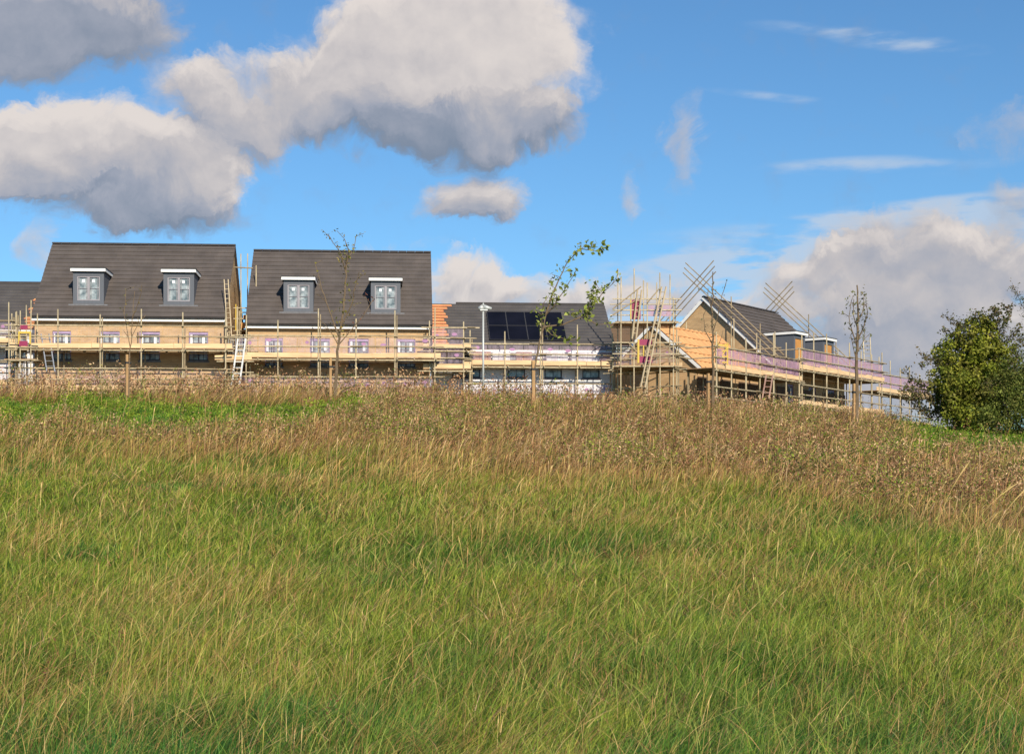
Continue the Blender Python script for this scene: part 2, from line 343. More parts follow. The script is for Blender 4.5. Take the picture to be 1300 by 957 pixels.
# dead weeds: stem plus many small curled leaves and seed clusters
def weeds(X,Y,h,cpal,nleaf,lsize,spread,green=.0):
    n=len(X); Z=ground(X,Y); base=np.stack([X,Y,Z],1)
    a=rng.uniform(0,6.28,n); amt=rng.uniform(.02,.3,n); l=np.stack([np.cos(a)*amt+.08,np.sin(a)*amt],1)
    c=pick(cpal,n)
    st=blades(base,h,np.maximum(.008,Y*.0003),l,1.4,3,c*.8,c)
    t=rng.uniform(.12,1.0,(n,nleaf)); wid=spread*(.35+.65*np.sin(np.clip(t,0,1)*2.6))
    cx=X[:,None]+l[:,:1]*h[:,None]*t**1.4+rng.normal(0,1,(n,nleaf))*wid*h[:,None]
    cy=Y[:,None]+l[:,1:]*h[:,None]*t**1.4+rng.normal(0,1,(n,nleaf))*wid*h[:,None]
    cz=Z[:,None]+h[:,None]*t*.97+rng.normal(0,.03,(n,nleaf))
    p=np.stack([cx,cy,cz],-1).reshape(-1,3); m=len(p)
    u=rng.normal(size=(m,3)); u/=np.linalg.norm(u,axis=1)[:,None]; v=np.cross(u,rng.normal(size=(m,3))); v/=np.linalg.norm(v,axis=1)[:,None]
    s=lsize*rng.uniform(.5,1.6,(m,1)); 
    V=np.stack([p-u*s,p-v*s*.38,p+u*s,p+v*s*.38],1).reshape(-1,3)
    cc=np.repeat(c,nleaf,0)*rng.uniform(.65,1.4,(m,1)); 
    gm=rng.random(m)<green; cc[gm]=pick(GREEN,gm.sum())*.9
    K=np.repeat(cc,4,0); q=(np.arange(m)*4)[:,None]+np.arange(4)[None]
    return [st,(V,K,q,np.zeros((0,3),int))]
parts=[]
X,Y=scatter(30,53,34); d,wd,lu=zones(X,Y); k=rng.random(len(X))<wd*.95; X,Y=X[k],Y[k]
pn=vnoise(X,Y,2.5,61); h=rng.uniform(.3,.85,len(X))*(.35+.9*vnoise(X,Y,.9,68))*(.75+.45*pn)
k=pn>.55
parts+=weeds(X[~k],Y[~k],h[~k],BROWN,26,.030,.15,.18); parts+=weeds(X[k],Y[k],h[k],BROWN[[1,3,4,1]],26,.031,.15,.50)
X,Y=scatter(53,57.5,13,8); k=(col_(X,Y)<1120)&(rng.random(len(X))<.25+.9*vnoise(X,Y,1.5,66)); X,Y=X[k],Y[k]
h=rng.uniform(.6,1.45,len(X))*(.65+.5*vnoise(X,Y,2.2,67))*np.interp(col_(X,Y),[0,500,640,900,1000,1120],[1,1,.85,.7,.45,.35])
parts+=weeds(X,Y,h,BROWN*1.1,34,.042,.13,.05)
X,Y=scatter(11,34,.16); k=vnoise(X,Y,3,71)>.45; X,Y=X[k],Y[k]
parts+=weeds(X,Y,rng.uniform(.35,.7,len(X)),np.array([[.20,.09,.05],[.28,.13,.07],[.33,.2,.1]]),46,.014,.06,.05)
X,Y=scatter(36,54,1.3); d,wd,lu=zones(X,Y); k=(rng.random(len(X))<wd); X,Y=X[k],Y[k]
parts+=weeds(X,Y,rng.uniform(.8,1.25,len(X)),BROWN[[2,2,0,3]],40,.022,.045,.02)
X,Y=scatter(45,54,9); d,wd,lu=zones(X,Y); k=rng.random(len(X))<lu*.8; X,Y=X[k],Y[k]
parts+=weeds(X,Y,rng.uniform(.15,.45,len(X)),GREEN[[0,1,2,0]]*.9,26,.036,.3,.0)
tag(assemble('dead_weeds',parts,M['weed']),'brown dead weeds and docks tangled along the crest of the field','weeds',kind='stuff')

# ---------------------------------------------------------------- houses
def roof_slab(name, W, run, ez, rise, mat, parent, course=.36, oh=.3, tiles=True, back=True):
    """tiled slopes with a real step per course; ridge along local x at y=run"""
    mb=MB(); sl=math.hypot(run+oh,rise+oh*rise/run); n=max(2,round(sl/course)); z0=ez-oh*rise/run
    for side in ((0,1) if back else (0,)):
        fy=(lambda y:y) if side==0 else (lambda y:2*run-y)
        for k in range(n):
            a=k/n; b=(k+1)/n
            ya,yb=-oh+a*(run+oh),-oh+b*(run+oh); za,zb=z0+a*(ez+rise-z0),z0+b*(ez+rise-z0)
            t=.085; L_,R_=-.12,W+.12
            sl_=(ez+rise-z0)/(run+oh); ex=.10 if k<n-1 else 0; pa=(fy(ya),za+t); pb=(fy(yb+ex),zb+.012+ex*sl_*.9); pu=(fy(ya),za+t-.035)
            mb.quad((L_,*pa),(R_,*pa),(R_,*pb),(L_,*pb)); mb.quad((L_,*pu),(R_,*pu),(R_,*pa),(L_,*pa))
            for x in (L_,R_): mb.quad((x,fy(ya),za-.01),(x,*pa),(x,*pb))
        mb.quad((-.12,fy(-oh),z0-.015),(W+.12,fy(-oh),z0-.015),(W+.12,fy(run),ez+rise-.015),(-.12,fy(run),ez+rise-.015))
    return mb.build(name,mat,parent)
def body_mesh(W,run,ez,rise,gz,openings,back=True):
    mb=MB(); D=2*run
    xs=sorted({0,W}|{o[0] for o in openings}|{o[1] for o in openings}); zs=sorted({gz,ez}|{o[2] for o in openings}|{o[3] for o in openings})
    for i in range(len(xs)-1):
        for j in range(len(zs)-1):
            xm=(xs[i]+xs[i+1])/2; zm=(zs[j]+zs[j+1])/2
            if any(o[0]<xm<o[1] and o[2]<zm<o[3] for o in openings): continue
            mb.quad((xs[i],0,zs[j]),(xs[i+1],0,zs[j]),(xs[i+1],0,zs[j+1]),(xs[i],0,zs[j+1]))
    for a,b,c,d in openings:
        t=.12
        mb.quad((a,0,c),(a,0,d),(a,t,d),(a,t,c)); mb.quad((b,0,c),(b,t,c),(b,t,d),(b,0,d))
        mb.quad((a,0,d),(b,0,d),(b,t,d),(a,t,d)); mb.quad((a,0,c),(a,t,c),(b,t,c),(b,0,c)); mb.quad((a,t,c),(a,t,d),(b,t,d),(b,t,c))
    for x in (0,W): mb.quad((x,0,gz),(x,D,gz),(x,D,ez),(x,run,ez+rise-.03),(x,0,ez))
    mb.quad((0,D,gz),(W,D,gz),(W,D,ez),(0,D,ez))
    return mb
def add_window(parent,a,b,c,d,y=.07,panes=2,fr='framew',stick=True,tape=True,rnd=None):
    f=MB(); t=.06; f.box(a,b,y,y+.045,c,c+t).box(a,b,y,y+.045,d-t,d).box(a,a+t,y,y+.045,c+t,d-t).box(b-t,b,y,y+.045,c+t,d-t)
    w=(b-a)/panes
    for i in range(1,panes): f.box(a+i*w-.035,a+i*w+.035,y-.004,y+.045,c+t,d-t)
    for i in range(panes):
        cx=a+(i+.5)*w; f.box(cx-.014,cx+.014,y+.004,y+.03,c+t,d-t)
        f.box(a+i*w+.036,a+(i+1)*w-.036,y+.006,y+.03,c+(d-c)*.62-.012,c+(d-c)*.62+.012)
    fo=f.build('window',M[fr],parent)
    g=MB().box(a+t,b-t,y+.031,y+.042,c+t,d-t).build('pane',M['glass'],fo)
    return fo
def dormer(parent,u,W_,zb,zt,yf,pitch_rise,win_stick=True,ply=False):
    """box dormer; front face at y=yf, runs back into the slope"""
    dl=(zt-zb)/pitch_rise+.25
    d=MB(); t=.2
    d.box(u,u+t,yf,yf+dl,zb-.05,zt).box(u+W_-t,u+W_,yf,yf+dl,zb-.05,zt).box(u+t,u+W_-t,yf,yf+.18,zt-.22,zt).box(u+t,u+W_-t,yf,yf+.18,zb-.05,zb+.16)
    d.box(u+t,u+W_-t,yf+.14,yf+.2,zb+.16,zt-.22)
    o=d.build('dormer',M['clad'],parent)
    f=MB(); e=.10; h=.15
    f.box(u-e,u+W_+e,yf-.16,yf-.12,zt,zt+h).box(u-e,u-e+.03,yf-.12,yf+dl-.1,zt,zt+h).box(u+W_+e-.03,u+W_+e,yf-.12,yf+dl-.1,zt,zt+h)
    f.build('fascia',M['white'],o)
    MB().box(u-e+.03,u+W_+e-.03,yf-.12,yf+dl-.1,zt+.01,zt+h-.02).box(u-e-.02,u+W_+e+.02,yf-.18,yf+dl-.1,zt+h,zt+h+.04).build('flat_roof',M['flat'],o)
    MB().box(u-.2,u+W_+.2,yf-.12,yf+.02,zb-.14,zb-.04).build('flashing',M['lead'],o)
    a,b,c,dd=u+t,u+W_-t,zb+.16,zt-.22
    if ply: MB().box(a+.02,b-.02,yf+.05,yf+.09,c,dd).build('plywood_sheet',M['orange'],o)
    else:
        fr=MB(); q=.055; y=yf+.02
        fr.box(a,b,y,y+.06,c,c+q).box(a,b,y,y+.06,dd-q,dd).box(a,a+q,y,y+.06,c+q,dd-q).box(b-q,b,y,y+.06,c+q,dd-q).box((a+b)/2-.06,(a+b)/2+.06,y-.01,y+.06,c+q,dd-q)
        for s0,s1 in ((a+q,(a+b)/2-.06),((a+b)/2+.06,b-q)):
            fr.box(s0+.05,s0+.065,y+.02,y+.05,c+q,dd-q).box(s1-.065,s1-.05,y+.02,y+.05,c+q,dd-q).box(s0,s1,y+.02,y+.045,c+(dd-c)*.5-.01,c+(dd-c)*.5+.01)
        fr.build('window_frame',M['frame'],o)
        MB().box(a+q,b-q,y+.065,y+.08,c+q,dd-q).build('window_pane',M['glass'],o)
        for sx in ((a+b)/2-.33,(a+b)/2+.16): MB().box(sx,sx+.13,y+.055,y+.0635,dd-.3,dd-.16).build('sticker',M['sticker'],o)
    return o
def verge(parent,W,run,ez,rise,xs=(0,),w=.2,oh=.3):
    for x in xs:
        sgn=-1 if x==0 else 1; X0=x+sgn*.125; X1=x+sgn*.155
        mb=MB(); r=rise/run
        for s in (0,1):
            fy=(lambda y:y) if s==0 else (lambda y:2*run-y)
            a=(fy(-oh),ez-oh*r+.03); b=(fy(run),ez+rise+.03)
            for q in (X0,X1): mb.quad((q,a[0],a[1]-w),(q,a[0],a[1]),(q,b[0],b[1]),(q,b[0],b[1]-w*1.2))
            mb.quad((X0,a[0],a[1]),(X1,a[0],a[1]),(X1,b[0],b[1]),(X0,b[0],b[1])); mb.quad((X0,a[0],a[1]-w),(X1,a[0],a[1]-w),(X1,b[0],b[1]-w*1.2),(X0,b[0],b[1]-w*1.2))
            mb.quad((X0,a[0],a[1]-w),(X1,a[0],a[1]-w),(X1,a[0],a[1]),(X0,a[0],a[1]))
        mb.build('barge_board',M['white'],parent)
WINA=[(.85,1.75),(3.1,4.1),(5.05,6.05),(7.45,8.4)]
def house_a(name,label,loc,rz,W,ez,rise,run,gz,dorm,group,wall='buff',ply=False,verges=(),wins=WINA,ridge_to=None,tile='tileA'):
    h=thing(name,label,'house',(loc[0],loc[1],0),rz,group)
    ops=[(a,b,ez-2.35,ez-.93) for a,b in wins]+[(a,b,gz+.9,gz+2.1) for a,b in (wins[:1]+wins[2:])]+([(wins[1][0],wins[1][1],gz,gz+2.1)] if len(wins)>1 else [])
    body_mesh(W,run,ez-.02,rise,gz-.4,ops).build('wall',M[wall],h)
    n=len(wins)
    for a,b,c,d in ops[:-1] if n>1 else ops:
        o=add_window(h,a,b,c,d)
        if c>gz+1.5:
            MB().box(a+.07,a+.18,.05,.066,c+.75,d-.14).build('sticker',M['sticker'],o); MB().box(b-.3,b-.17,.05,.066,c+.8,d-.2).build('sticker',M['sticker'],o)
            MB().box(a-.06,b+.06,-.035,.069,c-.09,c-.002).build('sill',M['lead'],o)
            MB().box(a+.01,b-.01,.045,.064,d-.13,d-.03).box(a+.01,a+.045,.045,.064,c+.1,d-.13).box(b-.045,b-.01,.045,.064,c+.1,d-.13).build('protective_tape',M['lilac'],o)
    if n>1:
        a,b,c,d=ops[-1]; dd=MB().box(a,b,.06,.11,c,d).build('door',M['clad'],h); MB().box(b-.15,b-.11,.02,.06,c+1,c+1.12).build('handle',M['alu'],dd)
    rf=roof_slab('roof',W,run,ez,rise,M[tile],h)
    rr=MB()
    L=ridge_to or W+.12; x=-.12; seg=.45
    while x<L-.05:
        x1=min(x+seg-.012,L); cyl=[(math.cos(t)*.13,math.sin(t)*.10) for t in [math.pi*i/6 for i in range(7)]]
        for i in range(6):
            (y0,z0),(y1,z1)=cyl[i],cyl[i+1]
            rr.quad((x,run+y0,ez+rise+.0+z0),(x1,run+y0,ez+rise+z0),(x1,run+y1,ez+rise+z1),(x,run+y1,ez+rise+z1))
        x+=seg
    rr.build('ridge_tiles',M['ridge'],rf)
    r=rise/run
    MB().box(-.1,W+.1,-.27,-.24,ez-.3*r-.19,ez-.3*r-.02).box(-.1,W+.1,-.24,0,ez-.3*r-.19,ez-.3*r-.17).build('fascia',M['white'],h)
    g=MB(); pts=[(math.cos(t)*.055,math.sin(t)*.055) for t in [math.pi+math.pi*i/5 for i in range(6)]]
    for i in range(5): g.quad((-.1,-.34+pts[i][0],ez-.3*r+.0+pts[i][1]),(W+.1,-.34+pts[i][0],ez-.3*r+pts[i][1]),(W+.1,-.34+pts[i+1][0],ez-.3*r+pts[i+1][1]),(-.1,-.34+pts[i+1][0],ez-.3*r+pts[i+1][1]))
    g.build('gutter',M['flat'],h)
    for u in dorm: dormer(h,u,1.5,ez+.47,ez+.47+1.58,.47/r-.05,r,ply=ply)
    if verges: verge(h,W,run,ez,rise,verges)
    return h
GA='tall houses with dormers behind scaffolding'; GB='lower houses linking the tall ones'
def at(px,Y): return ((px-CX)/F*Y, Y)
RZ=R(4)
h1=house_a('tall_house','leftmost tall buff brick house with two dormers and steep dark tiled roof',at(44,77.1),RZ,9.15,9.42,4.05,4.5,3.3,(1.75,6.15),GA)
h2=house_a('tall_house','second tall buff brick house with two dormers, behind the forked sapling',at(314.5,79.1),RZ,9.15,9.28,4.15,4.5,3.3,(1.75,6.15),GA)
WINB=[(.9,2.35),(3.75,4.65),(5.65,6.55),(7.6,8.5)]
# lower link houses with part of the tiling missing beside the tall gables
def house_b(label,loc,W,ez,rise,run,gz,bare,solar,wins):
    h=thing('low_house',label,'house',(loc[0],loc[1],0),RZ,GB)
    ops=[(a,b,ez-1.62,ez-.42) for a,b in wins]
    body_mesh(W,run,ez-.02,rise,gz-.4,ops).build('wall',M['pale'],h)
    for a,b,c,d in ops:
        o=add_window(h,a,b,c,d,fr='framew',panes=2 if b-a>1.2 else 1)
        MB().box(a-.06,b+.06,-.035,.069,c-.08,c-.002).build('sill',M['framew'],o)
    # bare part
    a0,a1=bare; r=rise/run; n=round(math.hypot(run,rise)/.36); oh=.3
    lo,hi=(0,W)
    rf=MB()
    und=MB().quad((-.1,-oh,ez-oh*r-.02),(W+.1,-oh,ez-oh*r-.02),(W+.1,run,ez+rise-.02),(-.1,run,ez+rise-.02)).quad((-.1,2*run+oh,ez-oh*r-.02),(W+.1,2*run+oh,ez-oh*r-.02),(W+.1,run,ez+rise-.02),(-.1,run,ez+rise-.02))
    und.build('roofing_membrane',M['membrane'],h)
    bt=MB(); z0=ez-oh*r
    for k in range(n):
        a=k/n;b=(k+1)/n; ya,yb=-oh+a*(run+oh),-oh+b*(run+oh); za,zb=z0+a*(ez+rise-z0),z0+b*(ez+rise-z0)
        step=.16*((k*7)%4)+ .10*(n-k)*(1 if a1<W/2 else -1)*.5
        if a1<W/2: L_,R_=a1+.02+(.2*((k*5)%3)/2)+(.35 if k>n-2 else 0),W+.12; bx=(-.1,L_)
        else: L_,R_=-.12,a0+(.25*((k*5)%3)/2)-(0.0 if k<n-3 else -.2); bx=(R_,W+.1)
        rf.quad((L_,ya,za+.075),(R_,ya,za+.075),(R_,yb,zb+.012),(L_,yb,zb+.012)).quad((L_,ya,za-.01),(R_,ya,za-.01),(R_,ya,za+.075),(L_,ya,za+.075))
        for x in (L_,R_): rf.quad((x,ya,za-.01),(x,ya,za+.075),(x,yb,zb+.012))
        rf.quad((-.1,2*run-ya,za+.075),(W+.1,2*run-ya,za+.075),(W+.1,2*run-yb,zb+.012),(-.1,2*run-yb,zb+.012))
        bt.box(bx[0],bx[1],ya-.03,ya+.03,za+.02,za+.09)
    rt=rf.build('roof',M['tileB'],h); bt.build('battens',M['batten'],h)
    x0,x1=((a1+.7),W+.1) if a1<W/2 else (-.1,a0+.2)
    MB().box(x0,x1,run-.09,run+.09,ez+rise-.02,ez+rise+.10).build('ridge_tiles',M['ridge'],rt)
    MB().box(-.1,W+.1,-.27,-.24,z0-.19,z0-.02).box(-.1,W+.1,-.24,0,z0-.19,z0-.17).build('fascia',M['white'],h)
    if solar:
        u0,u1,s0,s1=solar; nn=4; w=(u1-u0)/nn
        th=math.atan(r)
        for i in range(nn):
            p=MB(); a=u0+i*w+.012; b=u0+(i+1)*w-.012; off=.13
            def pt(u,s,o): return (u, s*math.cos(th)-math.sin(th)*o, ez+s*math.sin(th)+math.cos(th)*o)
            q=[pt(a,s0,off),pt(b,s0,off),pt(b,s1,off),pt(a,s1,off)]; q2=[pt(a,s0,.08),pt(b,s0,.08),pt(b,s1,.08),pt(a,s1,.08)]
            p.quad(*q)
            for k in range(4): p.quad(q2[k],q2[(k+1)%4],q[(k+1)%4],q[k])
            sp=p.build('solar_panel',M['solar'],h)
            fr_=MB()
            for A_,B_ in (((a,s0),(b,s0)),((a,s1),(b,s1)),((a,s0),(a,s1)),((b,s0),(b,s1)),((a,(s0+s1)/2),(b,(s0+s1)/2))): fr_.beam(pt(A_[0],A_[1],off+.004),pt(B_[0],B_[1],off+.004),.02,.02)
            fr_.build('panel_frame',M['flat'],sp)
    return h
h0=house_b('low dark roofed house at the left edge, beside the first tall house',at(-190,78.6),9.05,8.95,2.75,4.5,3.2,(8.35,9.05),None,[(.9,1.9),(3.1,4.1),(5.2,6.2),(7.6,8.6)])
h3=house_b('low house in the middle with solar panels and pale block walls',at(551.5,80.5),9.2,8.1,2.7,4.5,3.0,(0,.55),(2.85,6.85,.5,4.0),WINB)
# rotated houses at the right
RD=R(54.4)
h4=thing('unfinished_house','small brick house with bare orange unfinished roof, right of the scaffold tower','house',(9.45,80.5,0),RD)
body_mesh(6.9,2.6,7.2,2.2,2.2,[(1.2,2.2,4.2,5.4),(3.4,4.4,4.2,5.4)]).build('wall',M['buff'],h4)
for a in (1.2,3.4): add_window(h4,a,a+1,4.2,5.4)
mm=MB(); r=2.2/2.6
for s in (0,1):
    fy=(lambda y:y) if s==0 else (lambda y:5.2-y)
    n=30
    for k in range(n):   # membrane sags between the rafters
        xa=-.12+k*(7.14/n); xb=xa+7.14/n; da=.06*(k%2); db=.06*((k+1)%2)
        mm.quad((xa,fy(-.3),7.22-.3*r+.06-da),(xb,fy(-.3),7.22-.3*r+.06-db),(xb,fy(2.6),9.48-db),(xa,fy(2.6),9.48-da))
    mm.quad((-.12,fy(-.3),7.22-.3*r-.02),(7.02,fy(-.3),7.22-.3*r-.02),(7.02,fy(2.6),9.4),(-.12,fy(2.6),9.4))
    mm.quad((-.12,fy(-.3),7.22-.3*r-.02),(7.02,fy(-.3),7.22-.3*r-.02),(7.02,fy(-.3),7.22-.3*r+.03),(-.12,fy(-.3),7.22-.3*r+.03))
mm.build('roofing_membrane',M['membrane'],h4)
bt=MB()
for k in range(5):
    y=.1+k*.58; z=7.22+y*r+.07; bt.box(-.12,7.02,y-.02,y+.02,z-.012,z+.012)
bt.build('battens',M['membrane'],h4)
verge(h4,6.9,2.6,7.2,2.2,(0,))
h5=house_a('tall_house','tall brick house seen gable on, with two dormers facing right',(14.66,87.38),RD,9.2,7.7,4.1,4.5,1.6,(3.2,7.2),GA,ply=True,verges=(0,),wins=[(1.2,2.2),(4.2,5.2),(6.8,7.8)])
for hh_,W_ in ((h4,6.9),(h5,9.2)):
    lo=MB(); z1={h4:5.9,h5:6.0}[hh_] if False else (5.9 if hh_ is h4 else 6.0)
    lo.box(.02,W_-.02,-.06,-.003,1.4,3.6).box(.02,.98,-.06,-.003,3.62,6.55).box(W_*.36,W_*.52,-.06,-.003,3.62,6.55).box(W_*.66,W_-.02,-.06,-.003,3.62,6.55).build('deck_shade_panel',M['shadebrick'],hh_)  # dark panels paint the deck's shade onto the lower wall
lk=thing('unroofed_house','unroofed brick shell added to darken the view behind the tall scaffold tower','house',(4.95,84.2,0),0)  # made-up shell, its dark colour stands for shadow below the tower deck
body_mesh(3.4,1.8,9.68,.05,2.6,[(.5,1.3,7.3,8.6),(1.8,2.6,7.3,8.6),(.5,1.3,4.4,5.6)]).build('wall',M['shadebrick'],lk)
for a,c in ((.5,7.3),(1.8,7.3),(.5,4.4)): add_window(lk,a,a+.8,c,c+1.2)
lw=thing('gap_shade_wall','tall dark brick wall added to darken the gap between the two tall houses','wall',(-14.45,83.2,0),0)  # made-up wall, dark to stand for the darkness between the houses
body_mesh(1.2,.11,9.0,.05,2.6,[]).build('wall',M['shadebrick'],lw)
# unroofed shell beyond
h6=thing('unroofed_house','low unroofed brick shell under the far right end of the scaffolding','house',(17.3,99,0),RD)
body_mesh(9,2.5,5.6,.1,1.5,[(1.2,2.2,3.6,4.9),(4.2,5.2,3.6,4.9)]).build('wall',M['pale'],h6)
for a in (1.2,4.2): add_window(h6,a,a+1,3.6,4.9)

# ---------------------------------------------------------------- scaffolds
def scaffold(label,loc,rz,length,lifts,gz,top,name='scaffold',depth=1.25,off=.35,bays=None,guards='guard',badges=True,toe='board',group=None,tops=None,inner_top=None,guard_from=0,braces=1,first=0.0):
    s=thing(name,label,'scaffold',(loc[0],loc[1],0),rz,group)
    yo=-(off+depth); yi=-off; r=.034
    bays=bays or max(1,round(length/2.1)); xs=[first+i*length/bays for i in range(bays+1)]
    for i,x in enumerate(xs):
        x+=random.uniform(-.06,.06)
        zt=(tops[i%len(tops)] if tops else top+random.uniform(-.25,.45))
        lean=random.uniform(-.03,.03)
        MB().tube((x,yo,gz),(x+lean,yo,zt),r).build('standard',M['steel'],s)
        if i%2==0: MB().tube((x+.09,yo+.02,gz+2.2),(x+.1+lean,yo+.02,zt-random.uniform(.1,.8)),r*.95).build('standard',M['steel2'],s)
        MB().tube((x,yi,gz),(x,yi,(inner_top or lifts[-1]+.1)),r).build('standard',M['steel2'],s)
        c=MB()
        for L in lifts:
            for dz in (-.1,.55,1.08): 
                if L+dz<zt: c.box(x-.05,x+.05,yo-.075,yo+.05,L+dz-.05,L+dz+.05)
        c.build('coupler',M['steel2'],s)
    x0,x1=xs[0]-.35,xs[-1]+.35
    for li,L in enumerate(lifts):
        for yy in (yo,yi): MB().tube((x0-random.uniform(0,.3),yy-.05,L-.1),(x1+random.uniform(0,.3),yy-.05,L-.1),r).build('ledger',M['steel'],s)
        for dz in (.55,1.08):
            a=x0-random.uniform(0,.3); b=x1+random.uniform(0,.3); mid=xs[len(xs)//2]+random.uniform(-.5,.5)
            MB().tube((a,yo-.06,L+dz+random.uniform(-.02,.02)),(mid+.3,yo-.06,L+dz),r).build('guard_rail',M['steel'],s)
            MB().tube((mid-.3,yo-.11,L+dz+.02),(b,yo-.11,L+dz+random.uniform(-.03,.03)),r).build('guard_rail',M['steel2'],s)
        t=MB(); 
        for x in xs: t.tube((x+.12,yo-.25,L-.045),(x+.12,yi+.2,L-.045),r)
        for x in xs[:-1]: t.tube((x+length/bays/2,yo-.12,L-.045),(x+length/bays/2,yi+.2,L-.045),r)
        t.build('transoms',M['steel2'],s)
        if off>.2: MB().box(x0+.1,x1-.1,yi+.04,yi+.27,L-.01,L+.028).build('inside_shade_board',M['board2'],s)  # added inner board, makes the deck shadow reach lower on the wall
        d=MB(); nb=5; bw=depth/nb
        for b in range(nb):
            a=x0
            while a<x1-.1:
                e=min(a+random.choice((2.4,3.0,3.9)),x1); zj=random.uniform(0,.012); d.box(a+.005,e-.005,yo+.02+b*bw,yo+.02+(b+1)*bw-.012,L-.012+zj,L+.026+zj); a=e
        d.build('deck_boards',M['board2'],s)
        a=x0; 
        while a<x1-.1:
            e=min(a+random.choice((2.4,3.0,3.9)),x1); zj=random.uniform(-.02,.03)
            MB().box(a+.01,e-.01,yo-.012+random.uniform(-.006,.006)+.02,yo+.045,L+.03+zj,L+.25+zj).build('toe_board',M[toe],s); a=e
        if guards and li>=guard_from:
            w=length/bays/2
            for k in range(bays*2):
                a=xs[0]+k*w+.02; b=a+w-.05; zz=L+.26+random.uniform(-.03,.05)
                g=MB().box(a,b,yo-.018,yo-.010,zz,zz+.78).build('brick_guard',M[guards],s)
                if badges and random.random()<.65:
                    cx=(a+b)/2+random.uniform(-.12,.12); cz=zz+random.uniform(.4,.6); bw_=random.uniform(.06,.15); ell=[(cx+math.cos(t)*bw_,yo-.026,cz+math.sin(t)*.08) for t in [math.pi*q/6 for q in range(12)]]
                    MB().quad(*ell).quad(*[(x,y+.006,z) for x,y,z in reversed(ell)]).build('badge',M['badge'],g)
    for q in range(braces):
        i=random.randrange(len(xs)-1); MB().tube((xs[i],yo-.1,lifts[0]-1.9),(xs[i+1],yo-.1,lifts[0]-.1),r).build('brace',M['steel'],s)
    for x in (xs[0],xs[-1]):
        for dz in (.55,1.08): MB().tube((x+.06,yo-.15,lifts[-1]+dz),(x+.06,yi+.15,lifts[-1]+dz),r*.9).build('end_rail',M['steel'],s)
    return s
GS='tube scaffolds round the houses'
def loc_on(h,u,v):
    m=Matrix.Rotation(h.rotation_euler[2],2); q=m@Vector((u,v)); return (h.location[0]+q[0],h.location[1]+q[1])
scaffold('scaffold in front of the leftmost tall house, pale toe boards and brick guards',loc_on(h1,-.5,0),RZ,9.9,(5.45,7.5),3.1,9.35,group=GS,guards='guardf',badges=False)
scaffold('scaffold in front of the second tall house, with purple oval badges on its guards',loc_on(h2,-.3,0),RZ,9.6,(5.2,7.22),3.1,9.3,group=GS)
scaffold('scaffold at the left edge in front of the low dark roofed house',loc_on(h0,-.3,0),RZ,8.6,(5.9,7.95),3.0,9.3,group=GS,bays=4)
scaffold('short raised scaffold platform between the second tall house and the lamp post',loc_on(h3,-.25,-.1),RZ,1.7,(6.75,7.75),2.9,9.15,bays=1,group=GS,braces=0,inner_top=7.9)
scaffold('scaffold in front of the low house with solar panels',loc_on(h3,1.75,0),RZ,7.3,(5.0,7.02),2.9,8.75,bays=4,group=GS,depth=.85,off=.2)
scaffold('scaffold with dense purple guards below the bare orange roof',(9.74-.582*2.2,80.4-.813*2.2),RD,9.4,(4.7,6.68),2.2,8.5,bays=6,depth=1.6,guards='guardp',badges=False,group=GS,guard_from=1)
scaffold('scaffold running across the gable end below the bare orange roof',(5.95,81.0),R(-35.6),3.6,(4.75,6.74),2.2,8.4,bays=2,guards='guard',group=GS,off=.1,guard_from=1)
s5=scaffold('high scaffold with purple guards under the two right hand dormers',(14.66-.582*.9,87.38-.813*.9),RD,11.2,(5.4,7.35),1.6,9.1,bays=7,depth=1.6,guards='guardp',badges=False,group=GS,braces=3,guard_from=1)
MB().box(1.8,7.6,-.9,-.855,7.72,7.95).build('toe_board',M['board'],s5)
scaffold('farthest scaffold at the right end, nearest the ivy covered tree',(21.4,98.3),RD,8.4,(5.1,7.0),1.4,8.7,bays=5,guards='guardp',badges=False,group=GS,guard_from=1,braces=2,inner_top=8.2)
# inclined poles over the gable roof
def raking(label,u):
    s=thing('raking_poles',label,'scaffold poles',(h5.location[0],h5.location[1],0),RD,'crossed poles over the gabled roof')
    r=4.1/4.5; run=4.5; ez=7.7
    for k,o in enumerate((.42,.78,1.14)):
        uu=u-.03*k
        a=(uu,-.9+k*.1,ez-(.9-.1*k)*r+o); b=(uu,run+1.15-k*.1,ez+(run+1.15-k*.1)*r+o); MB().tube(a,b,.03).build('pole',M['steel2'],s)
        a=(uu-.07,2*run-1.6+k*.1,ez+(1.6-k*.1)*r+o); b=(uu-.07,run-1.0+k*.05,ez+(run+1.0-k*.05)*r+o); MB().tube(a,b,.03).build('pole',M['steel2'],s)
    for v in (.8,2.6,6.2): 
        zc=ez+(v if v<run else 2*run-v)*r; MB().tube((u+.07,v,4.5),(u+.07,v,zc+1.6),.03).build('upright',M['steel2'],s)
    return s
raking('three crossed poles above the near gable of the right hand house',-.45)
raking('three crossed poles above the far gable of the right hand house',9.7)
# gable scaffold of the right hand house
g5=thing('scaffold','scaffold against the brick gable of the right hand house',"scaffold",(h5.location[0],h5.location[1],0),RD,GS)
for v in (-.6,.5,1.9,3.3,4.9,6.4): MB().tube((-1.4,v,2.4),(-1.4,v,9.4+(.9 if v in(1.9,4.9) else 0)),.03).build('standard',M['steel'],g5)
for z in (7.4,8.0,8.5): MB().tube((-1.45,-1.0,z),(-1.45,7.4,z),.03).build('guard_rail',M['steel'],g5)
MB().box(-1.42,-.2,-.9,7.2,7.05,7.1).build('deck_boards',M['board2'],g5)
MB().box(-1.44,-1.38,-.9,7.2,7.1,7.32).build('toe_board',M['board'],g5)
for v in (2.0,3.4,4.8): MB().box(-1.40,-1.39,v,v+1.25,7.45,8.2).build('brick_guard',M['guardp'],g5)

